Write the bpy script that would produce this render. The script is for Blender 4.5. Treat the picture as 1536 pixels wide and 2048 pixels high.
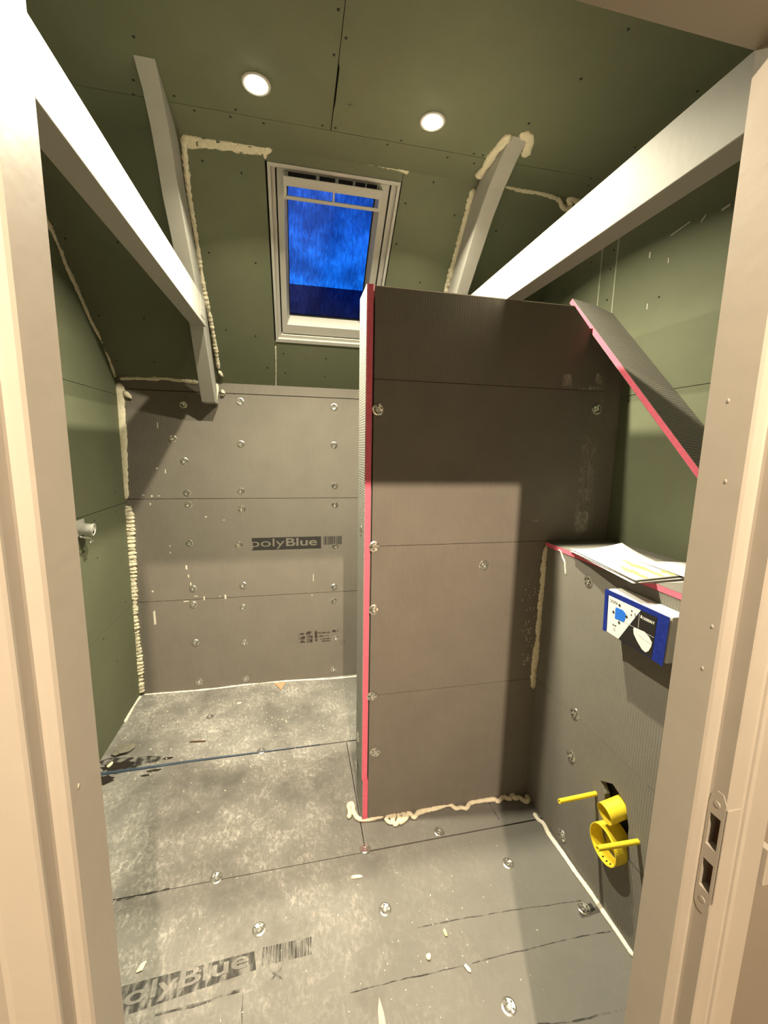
import bpy, bmesh, math, random
from mathutils import Vector, Matrix
random.seed(7)
for o in list(bpy.data.objects): bpy.data.objects.remove(o)
S = bpy.context.scene
COL = S.collection

# ---------------------------------------------------------------- camera, world, lights, exposure
cam_d = bpy.data.cameras.new('camera'); cam = bpy.data.objects.new('camera', cam_d); COL.objects.link(cam)
cam_d.sensor_fit = 'VERTICAL'; cam_d.sensor_height = 36.0; cam_d.lens = 36.0*823/2048; cam_d.clip_start = 0.01; cam_d.clip_end = 200
R = ((0.97775644, -0.01364394, 0.20929926), (-0.20888134, -0.15372728, 0.96578285), (0.01899793, -0.98801911, -0.1531578))
cam.matrix_world = Matrix(((R[0][0], -R[0][1], -R[0][2], 0), (R[1][0], -R[1][1], -R[1][2], 0), (R[2][0], -R[2][1], -R[2][2], 1.5), (0, 0, 0, 1)))
S.camera = cam
S.view_settings.view_transform = 'Standard'; S.view_settings.look = 'None'
S.view_settings.gamma = 1.0; S.view_settings.exposure = 0.0; S.view_settings.use_curve_mapping = False

world = bpy.data.worlds.new('dusk_sky'); S.world = world; world.use_nodes = True
wn = world.node_tree.nodes; wl = world.node_tree.links; wn.clear()
wtc = wn.new('ShaderNodeTexCoord'); wsep = wn.new('ShaderNodeSeparateXYZ'); wramp = wn.new('ShaderNodeValToRGB')
wbg = wn.new('ShaderNodeBackground'); wout = wn.new('ShaderNodeOutputWorld')
wl.new(wtc.outputs['Generated'], wsep.inputs[0]); wl.new(wsep.outputs['Z'], wramp.inputs[0])
wl.new(wramp.outputs[0], wbg.inputs[0]); wl.new(wbg.outputs[0], wout.inputs[0]); wbg.inputs[1].default_value = 1.7
cr = wramp.color_ramp
cr.elements[0].position = 0.30; cr.elements[0].color = (0.004, 0.19, 0.85, 1)
cr.elements[1].position = 0.75; cr.elements[1].color = (0.02, 0.06, 0.26, 1)
e = cr.elements.new(0.42); e.color = (0.012, 0.14, 0.72, 1)
e = cr.elements.new(0.54); e.color = (0.02, 0.07, 0.38, 1)

def area_light(name, loc, energy, color, size, spread=180):
    d = bpy.data.lights.new(name, 'AREA'); d.shape = 'DISK'; d.size = size; d.energy = energy; d.color = color
    d.spread = math.radians(spread)
    o = bpy.data.objects.new(name, d); COL.objects.link(o); o.location = loc
    return o
DOWN_COL = (1.0, 0.90, 0.66)
LAMP_POS = [(-0.100, 1.480), (0.463, 1.492)]
CEIL = 2.58
for i, (x, y) in enumerate(LAMP_POS):
    area_light('downlight_light', (x, y, CEIL-0.014), 48.0, DOWN_COL, 0.03, 138)
hl = bpy.data.lights.new('hall_light', 'POINT'); hl.energy = 400.0; hl.color = (1.0, 0.79, 0.58); hl.shadow_soft_size = 0.014
hlo = bpy.data.objects.new('hall_light', hl); COL.objects.link(hlo); hlo.location = (0.12, -0.587, 2.40)

# ---------------------------------------------------------------- helpers
def mat(name, color, rough=0.8, metallic=0.0, noise=0.0, nscale=8.0, bump=0.0, bscale=120.0, ribs=None, color2=None, spec=0.3):
    m = bpy.data.materials.new(name); m.use_nodes = True
    n = m.node_tree.nodes; l = m.node_tree.links; b = n['Principled BSDF']
    b.inputs['Roughness'].default_value = rough; b.inputs['Metallic'].default_value = metallic
    b.inputs['Specular IOR Level'].default_value = spec
    tc = n.new('ShaderNodeTexCoord')
    c2 = color2 or tuple(min(1, c*(1-noise)) for c in color)
    if noise > 0 or color2:
        t = n.new('ShaderNodeTexNoise'); t.inputs['Scale'].default_value = nscale; t.inputs['Detail'].default_value = 7; t.inputs['Roughness'].default_value = 0.62
        l.new(tc.outputs['Object'], t.inputs['Vector'])
        rp = n.new('ShaderNodeValToRGB'); rp.color_ramp.elements[0].position = 0.32; rp.color_ramp.elements[1].position = 0.68
        rp.color_ramp.elements[0].color = (*c2, 1); rp.color_ramp.elements[1].color = (*color, 1)
        l.new(t.outputs[0], rp.inputs[0]); l.new(rp.outputs[0], b.inputs['Base Color'])
    else:
        b.inputs['Base Color'].default_value = (*color, 1)
    last = None
    if bump > 0:
        t2 = n.new('ShaderNodeTexNoise'); t2.inputs['Scale'].default_value = bscale; t2.inputs['Detail'].default_value = 4
        l.new(tc.outputs['Object'], t2.inputs['Vector'])
        bp = n.new('ShaderNodeBump'); bp.inputs['Strength'].default_value = bump; bp.inputs['Distance'].default_value = 0.002
        l.new(t2.outputs[0], bp.inputs['Height']); last = bp
    if ribs:
        w = n.new('ShaderNodeTexWave'); w.wave_type = 'BANDS'; w.bands_direction = ribs
        w.inputs['Scale'].default_value = 35.0; w.inputs['Distortion'].default_value = 2.2; w.inputs['Detail'].default_value = 3; w.inputs['Detail Scale'].default_value = 3
        l.new(tc.outputs['Object'], w.inputs['Vector'])
        bp2 = n.new('ShaderNodeBump'); bp2.inputs['Strength'].default_value = 0.36; bp2.inputs['Distance'].default_value = 0.0015
        l.new(w.outputs[1], bp2.inputs['Height'])
        if last: l.new(last.outputs[0], bp2.inputs['Normal'])
        last = bp2
    if last: l.new(last.outputs[0], b.inputs['Normal'])
    return m

def new_bm(): return bmesh.new()
def add_prism(bm, pts, off):
    """closed prism from a 3D polygon and an offset vector"""
    off = Vector(off); a = [bm.verts.new(p) for p in pts]; b = [bm.verts.new(Vector(p)+off) for p in pts]
    k = len(pts); bm.faces.new(a); bm.faces.new(b[::-1])
    for i in range(k): bm.faces.new((a[i], b[i], b[(i+1) % k], a[(i+1) % k]))
def add_box(bm, x0, x1, y0, y1, z0, z1):
    add_prism(bm, [(x0, y0, z0), (x1, y0, z0), (x1, y1, z0), (x0, y1, z0)], (0, 0, z1-z0))
def world_loc(o):
    v = Vector((0, 0, 0))
    while o is not None: v += o.location; o = o.parent
    return v
def obj(name, bm, m, parent=None, bevel=0.0, smooth=False, origin=None):
    bmesh.ops.recalc_face_normals(bm, faces=bm.faces)
    if bevel > 0:
        bmesh.ops.bevel(bm, geom=[e for e in bm.edges if e.is_manifold and e.calc_face_angle(0) > 0.5], offset=bevel, segments=2, affect='EDGES', profile=0.5)
    me = bpy.data.meshes.new(name); 
    if parent is not None: off = world_loc(parent)
    elif origin is not None: off = Vector(origin)
    else: off = Vector((0, 0, 0))
    bm.transform(Matrix.Translation(-off)); bm.to_mesh(me); bm.free()
    for p in me.polygons: p.use_smooth = smooth
    me.materials.append(m)
    o = bpy.data.objects.new(name, me); COL.objects.link(o)
    if parent is not None: o.parent = parent
    else: o.location = off
    return o
def box(name, x0, x1, y0, y1, z0, z1, m, parent=None, bevel=0.0, origin=None):
    bm = new_bm(); add_box(bm, x0, x1, y0, y1, z0, z1); return obj(name, bm, m, parent, bevel, origin=origin)
def prism(name, pts, off, m, parent=None, bevel=0.0, origin=None):
    bm = new_bm(); add_prism(bm, pts, off); return obj(name, bm, m, parent, bevel, origin=origin)
def tag(o, label=None, cat=None, group=None, kind=None):
    if label: o['label'] = label
    if cat: o['category'] = cat
    if group: o['group'] = group
    if kind: o['kind'] = kind
    return o
def thing(name, loc, label, cat, group=None):
    o = bpy.data.objects.new(name, None); o.empty_display_size = 0.05; COL.objects.link(o); o.location = loc
    return tag(o, label, cat, group)
def struct(name, loc=(0, 0, 0), label=None, cat=None):
    o = bpy.data.objects.new(name, None); o.empty_display_size = 0.05; COL.objects.link(o); o.location = loc
    o['kind'] = 'structure'
    return tag(o, label, cat)
def catmull(pts, step):
    P = [Vector(p) for p in pts]; out = []
    if len(P) < 3:
        n = max(2, int((P[-1]-P[0]).length/step)); return [P[0].lerp(P[-1], i/n) for i in range(n+1)]
    Q = [2*P[0]-P[1]]+P+[2*P[-1]-P[-2]]
    for i in range(1, len(Q)-2):
        p0, p1, p2, p3 = Q[i-1], Q[i], Q[i+1], Q[i+2]; n = max(1, int((p2-p1).length/step))
        for j in range(n):
            t = j/n
            out.append(0.5*((2*p1)+(-p0+p2)*t+(2*p0-5*p1+4*p2-p3)*t*t+(-p0+3*p1-3*p2+p3)*t**3))
    out.append(P[-1]); return out
def add_tube(bm, path, radii, seg=10, squash=1.0, normal=None):
    rings = []
    for i, p in enumerate(path):
        d = (path[min(i+1, len(path)-1)]-path[max(i-1, 0)])
        if d.length < 1e-9: d = Vector((0, 0, 1))
        d.normalize(); up = Vector(normal) if normal else (Vector((0, 0, 1)) if abs(d.z) < 0.9 else Vector((1, 0, 0)))
        a = d.cross(up)
        if a.length < 1e-4: a = d.cross(Vector((0.3, 1, 0.2)))
        a.normalize(); b = a.cross(d).normalized()
        r = radii[i] if isinstance(radii, list) else radii
        rings.append([bm.verts.new(p+(a*math.cos(6.28318*k/seg)+b*math.sin(6.28318*k/seg)*squash)*r) for k in range(seg)])
    for i in range(len(rings)-1):
        for k in range(seg): bm.faces.new((rings[i][k], rings[i][(k+1) % seg], rings[i+1][(k+1) % seg], rings[i+1][k]))
    bm.faces.new(rings[0][::-1]); bm.faces.new(rings[-1])
def foam(name, pts, r, m, label, jitter=0.25, normal=None, squash=0.8, ridge=0.0, r2=None, seed=1, step=None, wob=0.0, group=None):
    """a bead of expanding foam, lumpy along its length"""
    rnd = random.Random(seed); step = step or max(0.003, r*0.45)
    path = catmull(pts, step); n = len(path); rad = []; s = 0.0; ph = rnd.uniform(0, 6); low = 0.0
    for i in range(n):
        t = i/max(1, n-1); base = r if r2 is None else r+(r2-r)*t
        low = 0.86*low+rnd.uniform(-1, 1)*jitter*0.32
        v = base*(1+max(-0.6, min(0.8, low)))
        if ridge: v *= 1-ridge*0.5+ridge*abs(math.sin(i*step/0.011*1.57+ph))
        e_ = min(1.0, (min(i, n-1-i)+0.6)/2.5); rad.append(max(base*0.3, v)*e_)
    if wob:
        path = [p+Vector((rnd.uniform(-wob, wob), rnd.uniform(-wob, wob)*0.4, rnd.uniform(-wob, wob))) for p in path]
    bm = new_bm(); add_tube(bm, path, rad, 12, squash, normal)
    for v in bm.verts: v.co += Vector((rnd.uniform(-1, 1), rnd.uniform(-1, 1), rnd.uniform(-1, 1)))*r*jitter*0.5
    o = obj(name, bm, m, None, smooth=True, origin=pts[0])
    tag(o, label, 'foam', group); return o
def boolean_cut(o, cutters):
    for c in cutters:
        md = o.modifiers.new('cut', 'BOOLEAN'); md.operation = 'DIFFERENCE'; md.object = c; md.solver = 'EXACT'
    bpy.context.view_layer.update()
    dg = bpy.context.evaluated_depsgraph_get()
    me = bpy.data.meshes.new_from_object(o.evaluated_get(dg)); o.modifiers.clear(); o.data = me
    for c in cutters: bpy.data.objects.remove(c)
def cyl_bm(bm, c, axis, r0, r1, h, seg=32):
    """closed frustum from c along axis"""
    q = Vector(axis).to_track_quat('Z', 'Y').to_matrix().to_4x4(); mtx = Matrix.Translation(Vector(c)+Vector(axis).normalized()*h/2) @ q
    bmesh.ops.create_cone(bm, cap_ends=True, segments=seg, radius1=r0, radius2=r1, depth=h, matrix=mtx)
def tube_shell(bm, c, axis, ro, ri, h, seg=32, back=0.0):
    """open-ended pipe with wall thickness; 'back' closes it at that distance from c"""
    q = Vector(axis).to_track_quat('Z', 'Y').to_matrix().to_4x4(); T = Matrix.Translation(c) @ q; prof = [(ro, 0), (ro, h), (ri, h), (ri, back)]
    rings = [[bm.verts.new(T @ Vector((rr*math.cos(6.28318*k/seg), rr*math.sin(6.28318*k/seg), zz))) for k in range(seg)] for rr, zz in prof]
    for i in range(3):
        for k in range(seg): bm.faces.new((rings[i][k], rings[i][(k+1) % seg], rings[i+1][(k+1) % seg], rings[i+1][k]))
    bm.faces.new(rings[0][::-1]); bm.faces.new(rings[3])
def text_obj(name, body, m, parent, origin, xdir, ydir, width, height, bold=False, shear=0.0):
    """lettering laid on a surface: scaled to width x height, its lower left at origin"""
    cu = bpy.data.curves.new(name, 'FONT'); cu.body = body; cu.extrude = 0.0; cu.shear = shear
    if bold: cu.offset = 0.018
    t = bpy.data.objects.new(name, cu); COL.objects.link(t); bpy.context.view_layer.update()
    me = bpy.data.meshes.new_from_object(t.evaluated_get(bpy.context.evaluated_depsgraph_get()))
    bpy.data.objects.remove(t)
    xs = [v.co.x for v in me.vertices]; ys = [v.co.y for v in me.vertices]
    x0, x1, y0, y1 = min(xs), max(xs), min(ys), max(ys); X = Vector(xdir).normalized(); Y = Vector(ydir).normalized(); N = X.cross(Y)
    off = Vector(origin)-world_loc(parent)
    for v in me.vertices:
        v.co = off+X*((v.co.x-x0)/(x1-x0)*width)+Y*((v.co.y-y0)/(y1-y0)*height)
    me.materials.clear(); me.materials.append(m)
    o = bpy.data.objects.new(name, me); COL.objects.link(o); o.parent = parent; return o
ORD = ['first', 'second', 'third', 'fourth', 'fifth', 'sixth', 'seventh', 'eighth', 'ninth', 'tenth']
D = {
'foam_corner_low': [(-0.932,2.537,0.016),(-0.934,2.537,0.194),(-0.933,2.537,0.321),(-0.936,2.537,0.478),(-0.931,2.537,0.631),(-0.927,2.537,0.81),(-0.925,2.537,0.957),(-0.925,2.537,1.101),(-0.932,2.537,1.152)],
'foam_corner_high': [(-0.934,2.537,1.186),(-0.932,2.537,1.326),(-0.927,2.537,1.463),(-0.923,2.537,1.598),(-0.921,2.537,1.73),(-0.919,2.537,1.821)],
'foam_lslope': [(-0.93,2.521,1.852),(-0.93,2.451,1.956),(-0.93,2.38,2.023),(-0.93,2.309,2.062),(-0.93,2.228,2.136),(-0.93,2.172,2.19),(-0.93,2.105,2.244),(-0.93,2.072,2.287),(-0.93,2.01,2.342),(-0.93,1.97,2.375)],
'foam_backtop_l': [(-0.918,2.54,1.843),(-0.838,2.533,1.848),(-0.764,2.532,1.849),(-0.688,2.529,1.853),(-0.626,2.533,1.849),(-0.564,2.537,1.845),(-0.518,2.54,1.842)],
'foam_backtop_m': [(-0.405,2.552,1.83),(-0.33,2.552,1.831),(-0.248,2.556,1.827),(-0.165,2.555,1.828),(-0.104,2.557,1.826),(0.033,2.556,1.827),(0.15,2.551,1.832),(0.269,2.557,1.826),(0.438,2.561,1.822)],
'foam_line_l': [(-0.383,1.749,2.585),(-0.347,1.752,2.583),(-0.281,1.749,2.586),(-0.213,1.747,2.587),(-0.144,1.747,2.588),(-0.092,1.745,2.589),(-0.066,1.75,2.585)],
'foam_line_m': [(-0.053,1.745,2.59),(0.033,1.745,2.59),(0.106,1.744,2.59),(0.181,1.745,2.589),(0.239,1.749,2.586),(0.297,1.749,2.586),(0.357,1.752,2.583),(0.417,1.752,2.583),(0.455,1.757,2.579)],
'foam_line_r': [(0.865,1.75,2.585),(0.913,1.753,2.582),(0.96,1.754,2.581),(1.017,1.752,2.582),(1.08,1.757,2.578),(1.128,1.763,2.572),(1.154,1.777,2.559),(1.178,1.783,2.553),(1.188,1.772,2.565),(1.171,1.757,2.578),(1.201,1.757,2.578),(1.224,1.762,2.574)],
'foam_raf_l': [(-0.372,1.764,2.572),(-0.38,1.819,2.52),(-0.388,1.899,2.444),(-0.39,1.976,2.372),(-0.396,2.092,2.264),(-0.399,2.19,2.171),(-0.395,2.263,2.103),(-0.396,2.363,2.009),(-0.401,2.469,1.909)],
'foam_raf_r_top': [(0.744,1.481,2.58),(0.735,1.524,2.58),(0.73,1.59,2.58),(0.733,1.66,2.58),(0.73,1.722,2.58)],
'foam_raf_r': [(0.738,1.77,2.566),(0.735,1.792,2.545),(0.739,1.832,2.508),(0.739,1.881,2.462),(0.742,1.94,2.406),(0.742,1.996,2.353),(0.746,2.065,2.289),(0.747,2.11,2.246)],
'foam_raf_r_cap': [(0.774,1.474,2.58),(0.811,1.479,2.58),(0.835,1.525,2.58),(0.847,1.572,2.58)],
'foam_floor_back': [(-0.914,2.538,0.0),(-0.739,2.533,0.0),(-0.537,2.528,0.0),(-0.301,2.541,0.0),(-0.178,2.542,0.0),(0.011,2.531,0.0),(0.204,2.514,0.0),(0.386,2.512,0.0)],
'foam_floor_left': [(-0.93,2.521,0.0),(-0.937,2.462,0.0),(-0.936,2.382,0.0),(-0.93,2.276,0.0)],
'foam_partition_base': [(0.192,1.457,0.0),(0.202,1.484,0.0),(0.2,1.518,0.0),(0.217,1.52,0.0),(0.218,1.48,0.0),(0.23,1.45,-0.0),(0.25,1.441,0.0),(0.288,1.438,0.0),(0.331,1.444,0.0),(0.362,1.46,-0.0),(0.379,1.44,0.0),(0.359,1.406,0.0),(0.342,1.423,0.0),(0.362,1.438,0.0),(0.372,1.395,0.0),(0.394,1.413,0.0),(0.398,1.441,0.0),(0.417,1.437,0.0),(0.41,1.41,-0.0),(0.394,1.399,0.0),(0.423,1.412,-0.0),(0.435,1.434,0.0),(0.448,1.426,0.0),(0.456,1.411,0.0),(0.479,1.428,0.0),(0.511,1.433,-0.0),(0.555,1.435,0.0),(0.602,1.441,-0.0),(0.627,1.436,0.0),(0.642,1.418,-0.0),(0.665,1.418,-0.0),(0.684,1.41,0.0),(0.711,1.43,0.0),(0.758,1.433,0.0),(0.821,1.429,0.0),(0.832,1.416,0.0),(0.856,1.427,0.0),(0.872,1.435,-0.0),(0.88,1.423,0.0),(0.893,1.42,0.0),(0.915,1.443,0.0),(0.914,1.416,0.0),(0.934,1.418,-0.0),(0.949,1.394,0.0),(0.967,1.401,0.0),(0.973,1.426,0.0)],
'foam_box_base': [(0.954,1.34,0.0),(0.953,1.309,0.0),(0.964,1.284,-0.0),(0.958,1.241,0.0),(0.96,1.198,0.0),(0.963,1.142,0.0),(0.964,1.086,0.0),(0.968,1.038,0.0),(0.97,0.992,0.0),(0.97,0.944,0.0),(0.972,0.893,0.0),(0.973,0.832,0.0)],
'foam_box_partition': [(0.982,1.436,1.129),(0.975,1.436,1.088),(0.974,1.436,1.047),(0.977,1.436,0.984),(0.976,1.436,0.92),(0.973,1.436,0.867),(0.973,1.436,0.813),(0.974,1.436,0.747),(0.973,1.436,0.681),(0.968,1.436,0.625),(0.966,1.436,0.569),(0.971,1.436,0.511)],
'foam_box_top': [(1.031,1.512,1.142),(1.025,1.474,1.142),(1.075,1.487,1.142),(1.125,1.49,1.142),(1.162,1.476,1.142),(1.205,1.5,1.142),(1.241,1.516,1.142)],
'foam_drip': [(0.978,1.358,1.128),(0.978,1.34,1.129),(0.978,1.325,1.107),(0.978,1.312,1.094),(0.978,1.306,1.072),(0.978,1.299,1.047)],
'foam_brk': [(-0.391,2.45,1.822),(-0.395,2.45,1.783),(-0.401,2.45,1.756),(-0.405,2.45,1.735)],
'foam_blob1': [(-0.4,2.479,1.9),(-0.391,2.497,1.882),(-0.382,2.504,1.876)],
'foam_blob2': [(-0.398,2.537,1.807),(-0.391,2.537,1.788),(-0.402,2.537,1.771)],
'foam_win_l': [(-0.069,1.748,2.586),(-0.088,1.759,2.577),(-0.095,1.778,2.558)],
'foam_win_below': [(-0.093,2.349,2.022),(-0.096,2.435,1.941),(-0.103,2.549,1.834)],
'crumbs': [(0.19,1.226,0.0),(0.439,1.003,0.0),(0.369,0.953,0.0),(0.471,0.906,0.0),(-0.343,2.343,0.0),(-0.424,2.382,0.0),(-0.113,2.473,0.0),(-0.811,2.314,0.0)],
'seams_box': [(0.978,1.428,0.538),(0.978,1.315,0.549),(0.978,1.181,0.555),(0.978,0.967,0.553),(0.978,0.837,0.549),(0.978,0.908,0.274),(0.978,0.834,0.281)],
'hoses': [(-0.883,1.907,0.0),(-0.685,1.908,-0.0),(-0.423,1.916,-0.0),(-0.19,1.913,0.0),(0.104,1.914,0.0)],
'wc': [(0.917,0.935,0.301),(0.913,0.935,0.399),(0.972,0.935,0.3)],
'stain': [(-0.921,2.001,0.0),(-0.823,1.999,0.0),(-0.724,1.964,0.0),(-0.843,1.908,0.0),(-0.868,1.869,-0.0),(-0.669,1.857,0.0)],
'lean': [(1.0,1.43,2.054)],
'strike': [],
'triangle': [(-0.152,2.514,0.0),(-0.077,2.512,0.0),(-0.106,2.433,0.0)],
'splinter': [(0.212,0.888,0.0),(0.2,0.87,0.0),(0.196,0.831,0.0),(0.211,0.828,0.0)],
'cl': [(-0.1,1.48,2.58),(0.463,1.492,2.58),(0.134,1.368,2.58),(0.138,1.445,2.58),(0.136,1.606,2.58)],
'cut2': [(0.334,1.034,0.0),(0.467,1.033,0.0),(0.638,1.024,0.0),(0.814,1.012,0.0),(0.931,1.003,0.0)],
'cut3': [(0.129,0.921,0.0),(0.272,0.92,0.0),(0.422,0.916,0.0),(0.581,0.916,0.0),(0.68,0.914,0.0),(0.817,0.913,0.0),(0.964,0.905,0.0)],
'cut4': [(0.608,0.76,0.0),(0.695,0.746,0.0),(0.86,0.739,-0.0)],
'cut5': [(-0.384,0.978,0.0),(-0.273,0.978,0.0),(-0.223,0.983,0.0),(-0.164,0.986,0.0)],
'bracket': [(-0.9,2.041,1.141),(-0.9,1.933,1.146),(-0.9,1.966,1.095),(-0.9,1.996,1.095),(-0.9,1.92,1.146)],
}
# ---------------------------------------------------------------- materials
M = {}
M['green'] = mat('green_plasterboard', (0.138, 0.152, 0.094), 0.75, noise=0.14, nscale=3.0, bump=0.12, bscale=260)
M['grey'] = mat('grey_tile_board', (0.178, 0.162, 0.137), 0.85, noise=0.12, nscale=5.0, bump=0.25, bscale=330, ribs='X')
M['greybox'] = mat('grey_tile_board_side', (0.188, 0.178, 0.154), 0.85, noise=0.12, nscale=5.0, bump=0.25, bscale=330, ribs='Y')
M['endskin'] = mat('pale_mesh_skin', (0.29, 0.287, 0.262), 0.8, noise=0.12, nscale=20, bump=0.3, bscale=300, ribs='Z')
M['pink'] = mat('pink_foam_core', (0.80, 0.16, 0.24), 0.9, noise=0.15, nscale=60, bump=0.5, bscale=300)
M['white'] = mat('white_painted_wood', (0.37, 0.362, 0.328), 0.55, noise=0.05, nscale=9, bump=0.12, bscale=60, spec=0.35)
M['cream'] = mat('cream_gloss_paint', (0.245, 0.226, 0.190), 0.38, noise=0.04, nscale=12, bump=0.22, bscale=35, spec=0.5)
M['foam'] = mat('expanding_foam', (0.80, 0.74, 0.56), 0.85, noise=0.18, nscale=70, bump=0.6, bscale=220)
M['foam2'] = mat('sealing_foam_pale', (0.80, 0.76, 0.66), 0.85, noise=0.12, nscale=70, bump=0.5, bscale=220)
M['metal'] = mat('galvanised_steel', (0.74, 0.74, 0.69), 0.24, metallic=0.95, bump=0.7, bscale=90)
M['screw'] = mat('black_screw', (0.012, 0.012, 0.012), 0.6)
M['dark'] = mat('dark_void', (0.012, 0.011, 0.010), 0.9)
M['hallwall'] = mat('hall_paint', (0.15, 0.13, 0.10), 0.8, noise=0.05, nscale=6)
M['upvc'] = mat('white_window_plastic', (0.46, 0.45, 0.41), 0.4, noise=0.04, nscale=12, spec=0.4)
M['gasket'] = mat('black_rubber', (0.012, 0.012, 0.013), 0.6)
M['yellow'] = mat('yellow_plastic', (0.86, 0.68, 0.04), 0.42, noise=0.06, nscale=40, bump=0.1, spec=0.45)
M['blue'] = mat('dark_blue_tape', (0.012, 0.03, 0.26), 0.45, noise=0.3, nscale=60, bump=0.4, bscale=90)
M['brightblue'] = mat('blue_print', (0.02, 0.16, 0.70), 0.5)
M['cardwhite'] = mat('white_card', (0.78, 0.78, 0.76), 0.5)
M['black'] = mat('black_print', (0.02, 0.018, 0.016), 0.5)
M['polystyrene'] = mat('grey_white_foam_block', (0.62, 0.64, 0.62), 0.8, noise=0.08, nscale=50, bump=0.3)
M['paper'] = mat('white_paper', (0.60, 0.59, 0.57), 0.7, noise=0.03, nscale=10)
M['highlighter'] = mat('yellow_highlighter', (0.56, 0.57, 0.20), 0.7, noise=0.2, nscale=30)
M['ink'] = mat('board_print_ink', (0.035, 0.032, 0.03), 0.8, noise=0.3, nscale=90)
M['plastic'] = mat('grey_white_plastic', (0.50, 0.50, 0.46), 0.45, noise=0.1, nscale=60)
M['cable'] = mat('dark_blue_grey_rubber', (0.05, 0.075, 0.11), 0.55, noise=0.3, nscale=60)
M['wood'] = mat('raw_wood', (0.50, 0.34, 0.20), 0.75, noise=0.3, nscale=50)
M['brown'] = mat('bare_dark_wood', (0.10, 0.055, 0.03), 0.8, noise=0.4, nscale=60)
M['filler'] = mat('pale_joint_filler', (0.34, 0.36, 0.27), 0.8, noise=0.15, nscale=40)
M['chalk'] = mat('white_plaster_dust', (0.62, 0.59, 0.50), 0.95, noise=0.2, nscale=90)
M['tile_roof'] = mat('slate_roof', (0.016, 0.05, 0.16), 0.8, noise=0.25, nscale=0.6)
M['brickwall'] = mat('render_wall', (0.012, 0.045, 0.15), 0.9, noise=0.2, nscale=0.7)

def worn(name, color, keep, nscale=45, stretch=(1, 1, 1)):
    """print worn away in patches: the ink is opaque only where it is left"""
    m = bpy.data.materials.new(name); m.use_nodes = True; n = m.node_tree.nodes; l = m.node_tree.links; b = n['Principled BSDF']
    b.inputs['Base Color'].default_value = (*color, 1); b.inputs['Roughness'].default_value = 0.85
    tc = n.new('ShaderNodeTexCoord'); mp = n.new('ShaderNodeMapping'); mp.inputs['Scale'].default_value = stretch
    t = n.new('ShaderNodeTexNoise'); t.inputs['Scale'].default_value = nscale; t.inputs['Detail'].default_value = 6
    rp = n.new('ShaderNodeValToRGB'); rp.color_ramp.elements[0].position = 0.38; rp.color_ramp.elements[1].position = 0.62
    rp.color_ramp.elements[0].color = (0, 0, 0, 1); rp.color_ramp.elements[1].color = (keep, keep, keep, 1)
    l.new(tc.outputs['Object'], mp.inputs[0]); l.new(mp.outputs[0], t.inputs['Vector']); l.new(t.outputs[0], rp.inputs[0]); l.new(rp.outputs[0], b.inputs['Alpha'])
    return m
M['worn_ink'] = worn('worn_black_ink', (0.05, 0.05, 0.045), 0.55, 60, (1, 0.3, 1))
M['faint_ink'] = worn('faint_ink', (0.05, 0.035, 0.03), 0.6, 50)
M['smear'] = worn('dry_plaster_smear', (0.50, 0.47, 0.40), 0.7, 120, (1, 1, 0.35))
M['mesh_tape'] = worn('glass_fibre_mesh', (0.52, 0.49, 0.42), 0.8, 30)
M['stain'] = worn('wet_stain', (0.02, 0.018, 0.014), 0.95, 34)

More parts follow.
